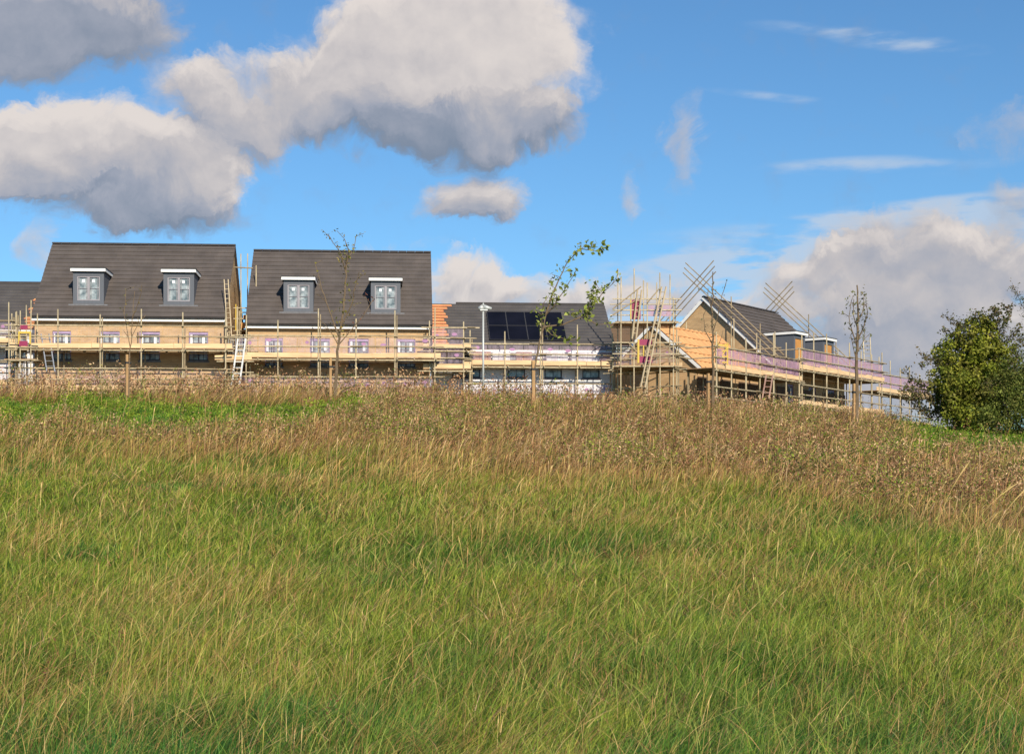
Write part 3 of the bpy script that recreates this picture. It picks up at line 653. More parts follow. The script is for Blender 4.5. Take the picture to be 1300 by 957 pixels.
# tower between the straight row and the rotated houses
def tower(label,x0,x1,y0,y1,gz,levels,tops,nx=4,rail=True,name='scaffold_tower'):
    t=thing(name,label,'scaffold',(x0,y0,0),0,None); W=x1-x0; D=y1-y0; i=0
    for yy in (0,D):
        for k in range(nx):
            MB().tube((W*k/(nx-1),yy,gz),(W*k/(nx-1)+random.uniform(-.04,.04),yy,tops[i%len(tops)]),.03).build('standard',M['steel'],t); i+=1
    for L in levels:
        d=MB(); nb=6
        for b in range(nb): d.box(-.25,W+.25,D*b/nb+.005,D*(b+1)/nb-.01,L-.03,L+.015)
        d.build('deck_boards',M['board2'],t)
        for yy in (-.04,D+.04):
            MB().tube((-.4,yy,L-.07),(W+.4,yy,L-.07),.03).build('ledger',M['steel'],t)
            if rail:
                for dz in (.55,1.1): MB().tube((-.4,yy,L+dz),(W+.4,yy,L+dz),.03).build('guard_rail',M['steel'],t)
        for xx in (-.04,W+.04): MB().tube((xx,-.3,L-.07),(xx,D+.3,L-.07),.03).build('transom',M['steel2'],t)
    return t
tw=tower('tall scaffold tower with maroon loading gates, right of the solar panels',5.35,7.95,77.6,79.6,2.6,(6.85,9.0),(11.2,11.6,10.9,11.4,10.2,11.9,10.6,11.3),nx=5)
def gate(parent,x0,x1,y,z0,z1):
    g=MB(); g.box(x0,x1,y-.03,y-.01,z1-.28,z1).box(x0,x1,y-.03,y-.01,z0,z0+.32).build('gate_panel',M['maroon'],parent)
    MB().box(x0-.03,x0+.06,y-.05,y+.03,z0,z1).box(x0+.25,x0+.3,y-.012,y+.02,z0,z1).build('gate_frame',M['yellow'],parent)
gate(tw,.85,1.55,-.1,6.95,8.1); 
MB().box(.55,.98,-.05,.02,9.1,10.05).build('gate_panel',M['maroon'],tw); MB().box(.47,.53,-.06,.03,9.1,10.05).build('gate_frame',M['yellow'],tw)
for k in range(2): MB().box(1.35+k*.6,1.9+k*.6,-.02,-.01,9.25,9.8).build('brick_guard',M['guardp'],tw)
for a,b in (((-.4,-.1,9.6),(1.0,-.1,10.7)),((-.4,-.12,9.3),(.7,-.12,10.0)),((1.3,-.1,9.9),(1.9,-.1,10.6)),((.4,-.1,7.9),(1.4,-.1,6.9))): MB().tube(a,b,.03).build('brace',M['steel2'],tw)
gp=tower('narrow scaffold tower with orange boards in the gap between the two tall houses',-13.95,-13.2,81.2,83.0,3.2,(9.0,),(12.9,12.3,13.2,11.6),nx=2)
MB().box(.0,.75,-.03,0.0,9.05,9.35).box(.1,.7,-.02,.02,9.5,9.75).build('plywood_sheet',M['orange'],gp); MB().box(-.3,-.25,-.05,0,8.9,10.3).build('gate_frame',M['yellow'],gp)
MB().tube((-.35,-.05,12.2),(.6,-.05,12.15),.035).build('guard_rail',M['steel2'],gp)
fr=tower('front scaffold bay bridging the gap between the two tall houses',-13.95,-12.95,76.6,77.9,3.2,(5.3,7.0),(8.9,9.2,8.6,8.4),nx=2)
MB().box(-.5,1.3,-.03,.01,7.02,7.26).build('toe_board',M['board'],fr)
for k in range(9): MB().box(.05+k*.11,.07+k*.11,-.02,0,7.3,8.15).build('gate_bar',M['alu'],fr)
lt=tower('cluster of scaffold poles between the left edge house and the first tall house',-23.9,-22.9,74.9,76.0,3.2,(6.9,),(9.6,9.2,9.7,9.3),nx=3)
MB().box(.45,1.05,-.1,-.07,8.1,8.2).box(.45,.52,-.1,-.07,7.6,8.1).box(.98,1.05,-.1,-.07,7.6,8.1).build('gate_frame',M['yellow'],lt); MB().box(.55,.9,-.11,-.08,8.3,8.5).box(.5,.9,-.11,-.08,7.5,7.75).build('gate_panel',M['maroon'],lt)

# loose tubes lying on the decks, a few bent out of line
def loose(label,h_,u0,v,z,n,L_,mat):
    x,y=loc_on(h_,u0,v); t=thing('tube_bundle',label,'scaffold tubes',(x,y,z),h_.rotation_euler[2],'bundles of loose tubes')
    for k in range(n):
        a=random.uniform(-.35,.35); MB().tube((a,random.uniform(-.15,.15),.03+.05*(k//3)),(a+L_*random.uniform(.8,1.1),random.uniform(-.15,.15),.03+.05*(k//3)+random.uniform(0,.12)),.028).build('tube',M[mat],t)
loose('bundle of loose tubes on the lower lift below the near right hand dormer',h5,1.0,-1.2,5.46,9,3.4,'steel2')
loose('bundle of loose tubes on the lower lift below the far right hand dormer',h5,5.6,-1.1,5.46,8,3.2,'steel')
loose('bundle of loose tubes on the lower lift below the bare orange roof',h4,1.2,-1.2,4.78,8,3.0,'steel2')
# ladders
def ladder(label,p0,p1,mat,w=.38):
    l=thing('ladder',label,'ladder',tuple(p0),0,'ladders leaning on the scaffolds'); d=Vector(p1)-Vector(p0)
    sx=Vector((w/2,0,0)); 
    for sg in (-1,1): MB().beam(sx*sg,sx*sg+d,.045,.07).build('rail',mat,l)
    n=int(d.length/.27)
    for i in range(1,n): 
        q=d*(i/n); MB().tube(q-sx,q+sx,.018,6).build('rung',mat,l)
    return l
ladder('grey ladder rising beside the leftmost scaffold bay',P(64.5,472,75.2),P(57,424,75.9),M['alu'])
ladder('white ladder in the gap between the two tall houses, lower one',P(299,489,75.9),P(307,430,76.4),M['white'])
ladder('long pale ladder leaning up to the roof at the gap between the tall houses',P(292.5,447,76.6),P(287,355,78.4),M['pole'],.2)
ladder('long pale ladder on the tall scaffold tower, reaching its top right corner',P(816,492,76.8),P(843,364,77.4),M['pole'],.22)
ladder('shorter pale ladder on the tall scaffold tower, near its maroon gates',P(805,430,77.3),P(812,368,77.5),M['pole'],.2)
ladder('small far ladder sticking up behind the purple guards at the right',P(1102,470,103),P(1100,428,103.3),M['steel'],.45)
ladder('narrow pinkish ladder below the purple guards of the unfinished house',P(972,506,80.6),P(977,476,81),M['pinkbrick'],.34)

# things standing on the decks
def pack(label,p,w,d,h,mat,rz=RZ,group='packs stacked on the scaffold decks',strap=True):
    t=thing('brick_pack',label,'pack',tuple(p),rz,group)
    mb=MB(); 
    n=max(1,int(w/.24)); 
    for i in range(n): 
        for k in range(max(1,int(h/.12))): mb.box(i*w/n+.004,(i+1)*w/n-.004,random.uniform(0,.02),d-random.uniform(0,.02),.06+k*h/max(1,int(h/.12)),.06+(k+1)*h/max(1,int(h/.12))-.008)
    mb.build('stack',mat,t); MB().box(0,w,0,d,0,.055).build('pallet',M['board2'],t)
    return t
posn=['beside the lamp post','right of the lamp post','just left of the leafy sapling','right of the leafy sapling','left of the scaffold tower','third from the scaffold tower']
for i,(px,w,mt) in enumerate(((598,.9,'pinkbrick'),(622,.9,'white_wrap'),(652,.8,'pinkbrick'),(690,1.1,'white_wrap'),(722,1.6,'white_wrap'),(757,1.2,'pinkbrick'))):
    u=(px-598)/24.8+1.95; x,y=loc_on(h3,u,-.95)
    lab=['pinkish pack of bricks on the deck just left of the lamp post','white wrapped pack on the deck right of the lamp post','pinkish brick pack on the deck left of the leafy sapling','white wrapped pack on the deck behind the leafy sapling','widest white wrapped pack on the deck below the solar panels','pinkish brick pack on the deck nearest the scaffold tower'][i]
    pack(lab,(x,y,7.05),w,.6,.62,M[mt])
pack('pinkish pack of bricks on the left deck of the leftmost tall house',(*loc_on(h1,2.2,-1.35),5.48),2.4,.7,.7,M['pinkbrick'])
pack('long pack of bricks on the lower right deck of the leftmost tall house',(*loc_on(h1,5.6,-1.35),5.48),2.6,.7,.6,M['buff'])
pack('pack of buff bricks on the lower deck of the second tall house',(*loc_on(h2,4.4,-1.35),5.23),3.2,.7,.7,M['pinkbrick'])
yg=thing('yellow_hoist','yellow lattice hoist frame standing in front of the bare orange roof','hoist',tuple(P(911,463,77.9)),R(10))
for x in (0,.5): MB().box(x,x+.05,0,.05,0,1.1).box(x,x+.05,.35,.4,0,1.1).build('upright',M['yellow'],yg)
for k in range(4): MB().box(.05,.5,0.005,.045,.1+k*.28,.16+k*.28).build('crossbar',M['yellow'],yg)
MB().beam((.03,.02,.15),(.52,.02,.9),.03,.05).build('brace',M['yellow'],yg)
# ---------------------------------------------------------------- street lamp
lp=P(613.5,485,72); gz=float(ground(lp.x,72)); top=(HY-393)/F*72
sl=thing('street_lamp','pale grey lamp post with a flat head in front of the low middle house','street lamp',(lp.x,72,gz))
MB().tube((0,0,-.2),(0,0,1.1),.075,12).tube((0,0,1.1),(0,0,top-gz),.05,12,.042).build('pole',M['lamp'],sl,True)
hd=MB(); 
for k in range(8): pass
hd.tube((-.2,0,top-gz+.02),(.0,0,top-gz+.12),.10,10,.13); hd.tube((0,0,top-gz+.12),(.38,0,top-gz+.04),.13,10,.06)
hh=hd.build('lamp_head',M['lamp'],sl,True); MB().box(-.14,.2,-.09,.09,top-gz-.05,top-gz-.005).build('lens',M['lampglass'],hh)
MB().tube((0,0,top-gz+.2),(0,0,top-gz+.3),.035,8).build('photocell',M['lamp'],hh)

# ---------------------------------------------------------------- saplings
def leaves(pts,size,pal,n_each,spread,parent,name='leaves',norm=None,mat='leaf'):
    p=np.repeat(np.array(pts),n_each,0); p=p+rng.normal(0,spread,p.shape); m=len(p)
    u=rng.normal(size=(m,3)); u/=np.linalg.norm(u,axis=1)[:,None]; v=np.cross(u,rng.normal(size=(m,3))); v/=np.linalg.norm(v,axis=1)[:,None]
    s=size*1.3*rng.uniform(.6,1.3,(m,1)); V=np.stack([p-u*s,p-v*s*.55+u*s*.1,p+u*s,p+v*s*.55+u*s*.1],1).reshape(-1,3)
    K=np.repeat(pick(np.array(pal),m),4,0); q=(np.arange(m)*4)[:,None]+np.arange(4)[None]
    o=np_mesh(name,V,[q],K,M[mat]); o.parent=parent; return o
def sapling(label,Y,base,branches,leaf_specs,rad,group='young staked trees along the crest'):
    """branches: list of polylines in photo columns/rows, each given its own depth spread"""
    bx=P(base[0],base[1],Y); gz=float(ground(bx.x,Y)); t=thing('young_tree',label,'tree',(bx.x,Y,gz),0,group); o=Vector((bx.x,Y,gz))
    mb=MB(); lp=[]
    for bi,(pl,r0,dy) in enumerate(branches):
        pts=[]
        for i,(a,b) in enumerate(pl):
            q=P(a,b,Y+dy*i/(max(1,len(pl)-1)))-o; 
            pts.append(q)
        if bi==0: pts.insert(0,Vector((0,0,-.1)))
        else:
            pts[0]=min([q for fl,_ in lp for q in fl],key=lambda q:(q-pts[0]).length).copy()
        # subdivide
        fine=[]
        for a,b in zip(pts[:-1],pts[1:]):
            k=max(1,int((b-a).length/.18)); fine+=[a.lerp(b,i/k)+(Vector((random.gauss(0,.012),random.gauss(0,.012),0)) if fine else Vector()) for i in range(k)]
        fine.append(pts[-1]); n=len(fine)
        for i in range(n-1): mb.tube(fine[i],fine[i+1],max(.010,1.35*r0*(1-.75*i/n)),6,max(.010,1.35*r0*(1-.75*(i+1)/n)))
        tw=[]
        if bi>0 or len(branches)==1:
            for i in range(n//5,n,2):
                e=fine[i]+Vector((random.uniform(-.35,.35),random.uniform(-.3,.3),random.uniform(.05,.35)))*.8
                mb.tube(fine[i],e,.010,5,.007); tw+= [fine[i].lerp(e,.5),e]
        lp.append((fine,tw))
    mb.build('trunk',M['bark'],t)
    for (bi,t0,t1,size,pal,ne,spr) in leaf_specs:
        fine,tw=lp[bi]; n=len(fine); pts=[tuple(q) for q in fine[int(t0*n):max(int(t0*n)+1,int(t1*n))]]+[tuple(q) for q in tw]
        leaves(pts,size,pal,ne,spr,t,'leaves')
    return t
def stake(label,Y,px,topy,w=.075):
    b=P(px,500,Y); gz=float(ground(b.x,Y)); h=(HY-topy)/F*Y-gz
    s=thing('tree_stake',label,'stake',(b.x,Y,gz),R(random.uniform(0,40)),'wooden stakes holding the young trees')
    MB().box(-w/2,w/2,-w/2,w/2,-.1,h).build('post',M['stake'],s); MB().box(-w/2-.012,w/2+.1,-w/2-.012,w/2+.012,h-.3,h-.24).build('rubber_tie',M['tie'],s)
YG=[(.22,.20,.04),(.28,.22,.06),(.14,.15,.03)]; LG=[(.24,.29,.05),(.32,.35,.08),(.16,.20,.035)]; OL=[(.22,.22,.12),(.16,.17,.08),(.26,.24,.13)]
sapling('nearly bare thin sapling in front of the leftmost tall house',52,(163,505),[([(164,470),(167,420),(171,370)],.022,.2),([(166,440),(158,400),(160,368)],.012,.3),([(168,405),(178,378),(180,362)],.012,-.3),([(167,430),(176,410),(185,400)],.01,.2)],[(1,.4,1,.03,YG,1,.04),(2,.3,1,.03,YG,1,.05)],.02)
stake('short wooden stake holding the nearly bare sapling at the left',52,161,450)
sapling('forked sapling with sparse yellowing leaves in front of the second tall house',51,(425,505),[([(427,470),(430,430),(436,390),(440,350),(440,322)],.045,.2),([(430,432),(420,400),(412,375),(405,352),(400,335)],.022,.6),([(434,410),(446,388),(452,362),(456,345)],.02,-.5),([(439,345),(432,320),(420,303),(416,297)],.016,.3),([(440,340),(443,318),(437,303)],.016,-.2),([(441,335),(449,315),(452,300)],.014,.4),([(429,440),(445,420),(462,400),(475,378)],.016,.5),([(430,436),(418,418),(405,405)],.012,-.4)],
 [(0,.45,1,.04,YG,7,.09),(3,.4,1,.035,YG,3,.05),(4,.4,1,.035,YG,3,.05),(5,.4,1,.035,YG,2,.05),(2,.3,1,.035,YG,2,.07),(1,.5,1,.03,YG,1,.05),(6,.5,1,.035,[(.2,.08,.05)],2,.07)],.04)
stake('wooden stake holding the forked sapling',51,419.5,455)
sapling('leafy sapling bending to the right in front of the solar panels',50.5,(676,500),[([(677,470),(684,440),(690,415),(693,400)],.045,.1),([(693,400),(698,382),(708,358),(720,333),(738,316),(745,310)],.022,.5),([(744,312),(752,318),(760,320),(762,314)],.012,.1),([(693,402),(703,388),(718,366),(728,350),(732,342)],.016,-.5),([(690,415),(715,412),(738,402),(752,390),(765,372),(782,356)],.022,.4),([(738,402),(758,412),(772,411)],.01,.3),([(690,418),(700,425),(722,432),(735,431)],.012,-.3),([(690,420),(688,400),(690,385)],.012,-.2),([(745,400),(748,385),(752,370)],.012,-.2)],
 [(1,.1,1,.055,LG,3,.07),(2,.0,1,.068,LG,6,.09),(3,.35,1,.062,LG,4,.09),(4,.45,1,.068,LG,5,.11),(5,.3,1,.05,LG,3,.08),(6,.2,1,.055,LG,4,.07),(7,.2,1,.055,LG,5,.07),(8,.2,1,.06,LG,8,.08)],.04)
stake('broad wooden stake holding the leafy bent sapling',50.5,677,458,.10)
sapling('thin upright sapling with very few leaves before the brick gable',51,(905,515),[([(905,480),(905,430),(904,390),(905,345)],.04,.1),([(905,440),(896,420),(893,400)],.014,.3),([(905,425),(912,400),(916,375),(922,358)],.014,-.3),([(904,400),(900,380),(899,366)],.012,.3),([(905,450),(914,432),(918,420)],.012,.2)],[(0,.4,.95,.035,OL,3,.06),(1,.3,1,.03,OL,1,.05),(2,.3,1,.03,OL,1,.04),(3,.3,1,.03,OL,1,.05)],.04)
stake('wooden stake at the thin sapling before the brick gable',51,899,474)
sapling('upright sapling with narrow grey green crown in front of the far scaffolds',50,(1088,530),[([(1088,500),(1088,450),(1089,410),(1088,362)],.055,.1),([(1088,440),(1082,420),(1078,402),(1080,385)],.016,.4),([(1088,432),(1096,415),(1101,398),(1099,382)],.016,-.3),([(1088,418),(1083,400),(1084,380)],.014,-.3),([(1089,410),(1096,395),(1097,375)],.014,.4),([(1088,450),(1098,430),(1103,425)],.012,.2),([(1088,455),(1082,436),(1080,425)],.012,-.2)],
 [(1,.2,1,.04,OL,4,.08),(2,.2,1,.04,OL,5,.08),(3,.2,1,.04,OL,4,.08),(4,.2,1,.04,OL,4,.08),(5,.4,1,.035,OL,3,.05),(6,.4,1,.035,OL,2,.05)],.05)
stake('wooden stake holding the upright grey green sapling',50,1084,487)

# ---------------------------------------------------------------- ivy-clad tree and bushes
def bush(name,label,cat,Y,base,blobs,nleaf,size,pal,sprays,spal,trunks,parent_mat='bark2',core=.55):
    b=P(base[0],base[1],Y); gz=float(ground(b.x,Y)); t=thing(name,label,cat,(b.x,Y,gz)); o=np.array([b.x,Y,gz])
    cs=[];rs=[]
    for (px,py,rp,dy) in blobs:
        c=P(px,py,Y+dy); cs.append(np.array(c)-o); rs.append(rp/F*Y)
    cs=np.array(cs); rs=np.array(rs)
    # secondary clumps over the surface of each blob
    C2=[];R2=[]
    for c,r in zip(cs,rs):
        k=int(34*(r/.5)**1.5)+8; d=rng.normal(size=(k,3)); d/=np.linalg.norm(d,axis=1)[:,None]; 
        C2.append(c+d*r*rng.uniform(.55,1.22,(k,1))*np.array([1,1,.95])); R2.append(np.full(k,r)*rng.uniform(.14,.36,k))
    C2=np.concatenate(C2);R2=np.concatenate(R2)
    ok=C2[:,2]>.05; C2=C2[ok];R2=R2[ok]
    pr=R2**2/np.sum(R2**2); ii=rng.choice(len(C2),nleaf,p=pr); d=rng.normal(size=(nleaf,3)); d/=np.linalg.norm(d,axis=1)[:,None]
    p=C2[ii]+d*R2[ii][:,None]*rng.uniform(.6,1.1,(nleaf,1))
    nrm=d*.9+np.array([0,0,.5])+rng.normal(0,.45,(nleaf,3)); nrm/=np.linalg.norm(nrm,axis=1)[:,None]
    u=np.cross(nrm,rng.normal(size=(nleaf,3))); u/=np.linalg.norm(u,axis=1)[:,None]; v=np.cross(nrm,u)
    s=size*rng.uniform(.6,1.35,(nleaf,1)); V=np.stack([p-u*s,p-v*s*.7+u*s*.2,p+u*s,p+v*s*.7+u*s*.2],1).reshape(-1,3)
    ct=pick(np.array(pal),len(C2))[ii]*rng.uniform(.75,1.25,(nleaf,1))
    q=(np.arange(nleaf)*4)[:,None]+np.arange(4)[None]
    cr=np_mesh('crown',V,[q],np.repeat(ct,4,0),M['leaf']); cr.parent=t
    mb=MB(); tips=[]; tp=[]
    for (px,py,dy,r) in trunks:
        e=Vector(np.array(P(px,py,Y+dy))-o); a=Vector((random.uniform(-.15,.15),random.uniform(-.1,.1),-.1)); k=7; prev=a
        for i in range(1,k+1):
            q_=a.lerp(e,i/k)+Vector((random.gauss(0,.04),random.gauss(0,.04),0)); mb.tube(prev,q_,r*(1-.8*(i-1)/k),7,r*(1-.8*i/k)); tp.append(q_); prev=q_
    for pl,dy,dens in sprays:
        pts=[Vector(np.array(P(a,b_,Y+dy*(i/(len(pl)-1))))-o) for i,(a,b_) in enumerate(pl)]
        pts.insert(0,min(tp,key=lambda q:(q-pts[0]).length).copy())
        fine=[]
        for a,b_ in zip(pts[:-1],pts[1:]):
            k=max(1,int((b_-a).length/.12)); fine+=[a.lerp(b_,i/k) for i in range(k)]
        fine.append(pts[-1]); n=len(fine)
        for i in range(n-1): mb.tube(fine[i],fine[i+1],.018*(1-.7*i/n),5)
        for i in range(n//6,n):
            for _ in range(dens):
                e=fine[i]+Vector((random.gauss(0,.11),random.gauss(0,.11),random.gauss(.02,.09))); mb.tube(fine[i],e,.005,4); tips.append(tuple(e)); tips.append(tuple(fine[i].lerp(e,.6)))
    mb.build('trunk',M[parent_mat],t)
    if tips: leaves(tips,size*.85,spal,3,.06,t,'outer_leaves')
    return t
IVY=[(.20,.23,.025),(.26,.29,.03),(.12,.15,.02),(.33,.33,.05),(.20,.19,.04)]
HAW=[(.13,.13,.04),(.16,.12,.05),(.09,.11,.03),(.20,.15,.07)]
bush('ivy_covered_tree','bushy tree thickly covered in bright green ivy at the right edge','tree',52,(1236,540),
 [(1240,428,24,0),(1218,450,28,.2),(1258,452,28,-.2),(1230,475,38,.2),(1207,490,24,-.3),(1260,492,38,0),(1236,508,38,-.5),(1275,515,28,.3),(1228,420,16,.3),(1250,416,16,0),(1212,512,20,.2),(1240,525,26,.4),(1195,478,12,0),(1190,500,12,.3)],
 40000,.046,IVY,
 [([(1220,430),(1205,425),(1196,418)],.3,3),([(1205,450),(1180,455),(1170,452)],.2,3),([(1205,470),(1185,455),(1172,466)],-.3,3),([(1200,500),(1175,490),(1155,482),(1150,470)],.3,4),([(1195,510),(1170,505),(1148,492)],-.2,4),([(1200,520),(1176,522),(1150,500)],.4,4),([(1200,528),(1180,530),(1165,515)],0,4),([(1190,525),(1180,500),(1158,497)],-.6,3),
  ([(1250,430),(1255,410),(1262,398),(1272,392)],.2,5),([(1262,430),(1272,415),(1280,402),(1278,392)],.4,5),([(1240,420),(1236,405),(1240,396)],-.2,4),([(1270,440),(1285,425),(1295,415)],.3,4),([(1265,450),(1290,440),(1300,430)],-.2,5),([(1225,420),(1215,408),(1205,405)],.2,4),([(1260,420),(1270,405),(1262,392)],-.4,4)],HAW,
 [(1235,440,0,.13),(1210,470,.3,.09),(1262,460,-.2,.09),(1190,500,.2,.06),(1280,480,.3,.07)])
bush('hawthorn_bush','dull olive green bush right of the ivy covered tree, cut by the frame','bush',50.5,(1305,545),
 [(1290,495,30,0),(1270,520,28,-.4),(1310,480,38,.2),(1325,505,40,0),(1300,525,34,-.3),(1345,490,40,.3),(1258,532,18,-.5)],
 30000,.030,[(.15,.19,.035),(.20,.23,.045),(.11,.15,.03),(.23,.23,.06)],
 [([(1290,475),(1285,462),(1292,450)],.2,4),([(1270,510),(1258,498),(1252,486)],-.3,5),([(1330,470),(1325,430),(1305,400),(1296,385),(1288,366)],.3,4),([(1335,470),(1318,445),(1302,436),(1293,432)],-.2,4),([(1300,470),(1298,455),(1288,445)],.4,4)],HAW+[(.1,.14,.03)],
 [(1300,490,0,.09),(1330,480,.2,.1),(1275,515,-.3,.05)])

# ---------------------------------------------------------------- world: sky and clouds
EL,AZ=R(30),R(19)
W=bpy.data.worlds.new('World'); S.world=W; W.use_nodes=True; nt=W.node_tree; N,L=nt.nodes,nt.links; N.clear()
def math_(op,a,b=None,c=None,nt=nt):
    n=nt.nodes.new('ShaderNodeMath'); n.operation=op
    for i,x in enumerate((a,b,c)):
        if x is None: continue
        if isinstance(x,(int,float)): n.inputs[i].default_value=x
        else: nt.links.new(x,n.inputs[i])
    return n.outputs[0]
def azel(px,py):
    d=Vector(((px-CX)/F,1,(HY-py)/F)).normalized(); return math.atan2(d.x,d.y),math.asin(d.z)
def smooth(nt,x,a,b,c=0.,d=1.):
    n=nt.nodes.new('ShaderNodeMapRange'); n.interpolation_type='SMOOTHSTEP'; nt.links.new(x,n.inputs[0])
    for i,v in enumerate((a,b,c,d)): n.inputs[i+1].default_value=v
    return n.outputs[0]
# (px,py,rx,ry,weight)
CL=[(585,40,150,75,1,.95),(645,100,84,70,1,.95),(470,100,105,50,.9,.70),(520,60,100,60,.9,.85),(340,118,110,40,.9,.72),(230,108,50,28,.8,.7),(600,160,115,34,.95,.06),(480,148,90,32,.8,.10),(420,60,60,45,.6,.75),(560,0,130,50,.9,.9),(700,160,36,26,.7,.35),(300,150,80,30,.6,.5),
    (100,170,130,45,1,.92),(215,205,80,45,1,.75),(265,215,40,45,.8,.8),(30,190,90,45,1,.80),(225,262,75,26,.9,.05),(110,232,130,38,.9,.30),(70,155,60,30,.7,.95),(140,265,35,22,.6,.3),(20,225,60,25,.8,.35),
    (60,20,150,62,.95,.20),(150,35,80,40,.7,.30),(0,60,90,30,.55,.5),(60,0,100,30,.7,.5),
    (604,250,60,42,1.15,.55),(612,272,48,24,.8,.25),(290,172,60,30,.6,.5),(885,162,20,42,.50,.55),(868,215,16,25,.3,.5),(803,243,18,32,.45,.55),(58,312,22,32,.55,.65),(500,312,45,14,.35,.6),
    (1170,330,125,50,1,.55),(1055,372,60,42,.95,.78),(1265,325,90,50,1,.62),(1150,425,160,44,.9,.42),(1160,385,55,26,.9,.85),(1240,420,110,48,.9,.52),(1020,345,60,22,.5,.6),(1110,460,120,45,.8,.5),(1290,245,50,25,.5,.4),(1285,165,50,25,.45,.5),(950,390,60,30,.8,.72),(1110,345,60,30,.8,.5),(1270,385,50,25,.8,.8),
    (600,368,60,30,.9,.95),(690,380,130,26,.85,.75),(830,375,110,26,.7,.6),(560,350,24,22,.6,.95),(1180,505,190,55,1,.6)]
CI=[(1040,38,95,9,.5,-7),(1150,55,95,13,.8,-9),(980,123,85,6,.6,-8),(1075,210,115,11,.8,0),(1180,265,170,14,.7,3),(930,340,150,18,.75,3),(820,392,150,20,.5,0),(1230,290,100,16,.6,4),(1080,315,300,44,1.0,2),(980,350,240,40,.95,3),(1200,275,200,24,.7,4),(1250,210,120,12,.3,0),(700,395,220,36,.6,0),(900,400,200,40,.8,0),(640,170,100,10,.0,0),(720,22,40,10,.3,5)]
grp=bpy.data.node_groups.new('cloud_field','ShaderNodeTree')
grp.interface.new_socket('p',in_out='INPUT',socket_type='NodeSocketVector'); grp.interface.new_socket('f',in_out='OUTPUT',socket_type='NodeSocketFloat'); grp.interface.new_socket('s',in_out='OUTPUT',socket_type='NodeSocketFloat')
gi=grp.nodes.new('NodeGroupInput'); go=grp.nodes.new('NodeGroupOutput')
def warpnoise(g,vec,scale,amp,detail=8,rough=.55):
    n=g.nodes.new('ShaderNodeTexNoise'); n.inputs['Scale'].default_value=scale; n.inputs['Detail'].default_value=detail; n.inputs['Roughness'].default_value=rough
    g.links.new(vec,n.inputs['Vector']); s=g.nodes.new('ShaderNodeVectorMath'); s.operation='SUBTRACT'; g.links.new(n.outputs['Color'],s.inputs[0]); s.inputs[1].default_value=(.5,.5,.5)
    m=g.nodes.new('ShaderNodeVectorMath'); m.operation='MULTIPLY_ADD'; g.links.new(s.outputs[0],m.inputs[0]); m.inputs[1].default_value=(amp,amp,0); g.links.new(vec,m.inputs[2]); return m.outputs[0]
pw=warpnoise(grp,gi.outputs[0],14,.060,2); pw=warpnoise(grp,pw,52,.026,4,.6); pw=warpnoise(grp,pw,190,.010,5,.65)
acc=None; sh_=None
for (px,py,rx,ry,w,b_) in CL:
    a,e=azel(px,py); kx,ky=F/(rx*1.25),F/(ry*1.25)
    m=grp.nodes.new('ShaderNodeVectorMath'); m.operation='MULTIPLY_ADD'; grp.links.new(pw,m.inputs[0]); m.inputs[1].default_value=(kx,ky,0); m.inputs[2].default_value=(-a*kx,-e*ky,0)
    l=grp.nodes.new('ShaderNodeVectorMath'); l.operation='DOT_PRODUCT'; grp.links.new(m.outputs[0],l.inputs[0]); grp.links.new(m.outputs[0],l.inputs[1])
    v=math_('MULTIPLY_ADD',l.outputs['Value'],-w,w,nt=grp); v=math_('MAXIMUM',v,0.0,nt=grp); 
    acc=v if acc is None else math_('ADD',acc,v,nt=grp)
    sh_=math_('MULTIPLY',v,b_,nt=grp) if sh_ is None else math_('MULTIPLY_ADD',v,b_,sh_,nt=grp)
shd=math_('DIVIDE',sh_,math_('MAXIMUM',acc,.001,nt=grp),nt=grp)
acc=math_('MINIMUM',acc,1.3,nt=grp)
nf=grp.nodes.new('ShaderNodeTexNoise'); nf.inputs['Scale'].default_value=34; nf.inputs['Detail'].default_value=9; nf.inputs['Roughness'].default_value=.58; grp.links.new(gi.outputs[0],nf.inputs['Vector'])
acc=math_('ADD',acc,math_('MULTIPLY',math_('SUBTRACT',nf.outputs[0],.5,nt=grp),1.25,nt=grp),nt=grp)
grp.links.new(acc,go.inputs[0]); grp.links.new(shd,go.inputs[1])
tc=N.new('ShaderNodeTexCoord'); sp=N.new('ShaderNodeSeparateXYZ'); L.new(tc.outputs['Generated'],sp.inputs[0])
az=math_('ARCTAN2',sp.outputs[0],sp.outputs[1]); el=math_('ARCSINE',sp.outputs[2])
pv=N.new('ShaderNodeCombineXYZ'); L.new(az,pv.inputs[0]); L.new(el,pv.inputs[1])
def field(off):
    g=N.new('ShaderNodeGroup'); g.node_tree=grp
    if off==(0,0): L.new(pv.outputs[0],g.inputs[0])
    else:
        a=N.new('ShaderNodeVectorMath'); a.operation='ADD'; L.new(pv.outputs[0],a.inputs[0]); a.inputs[1].default_value=(off[0],off[1],0); L.new(a.outputs[0],g.inputs[0])
    return g.outputs
g0=field((0,0)); g1=field((.004,.009)); f0=g0[0]; f1=g1[0]
dens=smooth(nt,f0,.0,1.0,0.,.97)
lit=math_('MULTIPLY_ADD',math_('SUBTRACT',f0,f1),.38,math_('MULTIPLY_ADD',g0[1],.86,.02))
lit=math_('MULTIPLY_ADD',math_('SUBTRACT',1.0,smooth(nt,f0,.2,.9)),.12,lit)
lit=smooth(nt,lit,-.15,1.1)
cr=N.new('ShaderNodeValToRGB'); L.new(lit,cr.inputs[0]); e=cr.color_ramp.elements
e[0].position=0; e[0].color=(.17,.21,.28,1); e[1].position=1; e[1].color=(.63,.575,.54,1)
x=e.new(.35); x.color=(.29,.31,.37,1); x=e.new(.7); x.color=(.45,.425,.43,1)
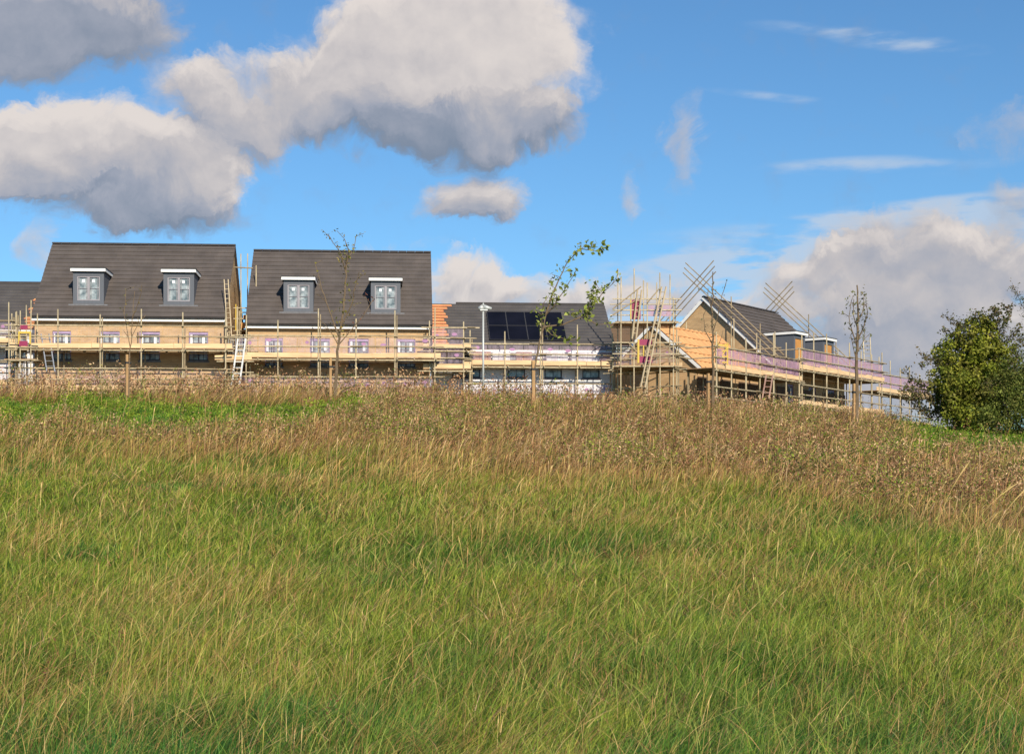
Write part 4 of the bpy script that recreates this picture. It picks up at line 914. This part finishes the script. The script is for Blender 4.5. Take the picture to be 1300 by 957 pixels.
sky=N.new('ShaderNodeTexSky'); sky.sky_type='NISHITA'; sky.sun_disc=False; sky.sun_elevation=EL; sky.sun_rotation=R(180)-AZ
sky.air_density=1.0; sky.dust_density=.15; sky.ozone_density=4.0; sky.altitude=300
ts=N.new('ShaderNodeVectorMath'); ts.operation='MULTIPLY'; L.new(sky.outputs[0],ts.inputs[0]); ts.inputs[1].default_value=(.062,.088,.100)
# thin high cloud streaks
cacc=None
wn=N.new('ShaderNodeTexNoise'); wn.inputs['Scale'].default_value=1; wn.inputs['Detail'].default_value=6
mpn=N.new('ShaderNodeMapping'); mpn.inputs['Scale'].default_value=(22,90,1); mpn.inputs['Rotation'].default_value=(0,0,R(8)); L.new(pv.outputs[0],mpn.inputs[0]); L.new(mpn.outputs[0],wn.inputs['Vector'])
for (px,py,rx,ry,w,ang) in CI:
    a,e_=azel(px,py); mp=N.new('ShaderNodeMapping'); mp.vector_type='TEXTURE'; mp.inputs['Location'].default_value=(a,e_,0); mp.inputs['Rotation'].default_value=(0,0,R(ang)); mp.inputs['Scale'].default_value=(rx*1.2/F,ry*1.2/F,1)
    L.new(pv.outputs[0],mp.inputs[0]); l=N.new('ShaderNodeVectorMath'); l.operation='DOT_PRODUCT'; L.new(mp.outputs[0],l.inputs[0]); L.new(mp.outputs[0],l.inputs[1])
    v=math_('MAXIMUM',math_('MULTIPLY_ADD',l.outputs['Value'],-w,w),0.); cacc=v if cacc is None else math_('ADD',cacc,v)
ci=math_('MULTIPLY',cacc,smooth(nt,wn.outputs[0],.30,.68)); ci=smooth(nt,ci,.02,.95,0.,.7)
m1=N.new('ShaderNodeMix'); m1.data_type='RGBA'; L.new(ci,m1.inputs[0]); L.new(ts.outputs[0],m1.inputs[6]); m1.inputs[7].default_value=(.46,.52,.60,1)
m2=N.new('ShaderNodeMix'); m2.data_type='RGBA'; L.new(dens,m2.inputs[0]); L.new(m1.outputs[2],m2.inputs[6]); L.new(cr.outputs[0],m2.inputs[7])
bg=N.new('ShaderNodeBackground'); L.new(m2.outputs[2],bg.inputs[0]); bg.inputs[1].default_value=1.0
wo=N.new('ShaderNodeOutputWorld'); L.new(bg.outputs[0],wo.inputs[0])
W.cycles.sampling_method='MANUAL'; W.cycles.sample_map_resolution=512

sd=bpy.data.lights.new('sun','SUN'); sd.energy=4.6; sd.angle=R(.5); sd.color=(1,.89,.73); so=bpy.data.objects.new('sun',sd); C.objects.link(so)
sdir=Vector((math.sin(AZ)*math.cos(EL),-math.cos(AZ)*math.cos(EL),math.sin(EL))); so.rotation_euler=sdir.to_track_quat('Z','Y').to_euler(); so.location=(20,-20,40)

cam=bpy.data.cameras.new('camera'); co=bpy.data.objects.new('camera',cam); C.objects.link(co); S.camera=co
co.location=(0,0,0); co.rotation_euler=(R(90),0,0); cam.sensor_width=36; cam.lens=F/1300*36; cam.shift_y=(HY-478.5)/1300; cam.clip_end=8000; cam.clip_start=.05
S.render.resolution_x=1024; S.render.resolution_y=753
S.view_settings.view_transform='Standard'; S.view_settings.look='None'; S.view_settings.exposure=.3; S.view_settings.gamma=1
S.cycles.max_bounces=6; S.cycles.diffuse_bounces=3; S.cycles.transparent_max_bounces=16; S.cycles.transmission_bounces=4
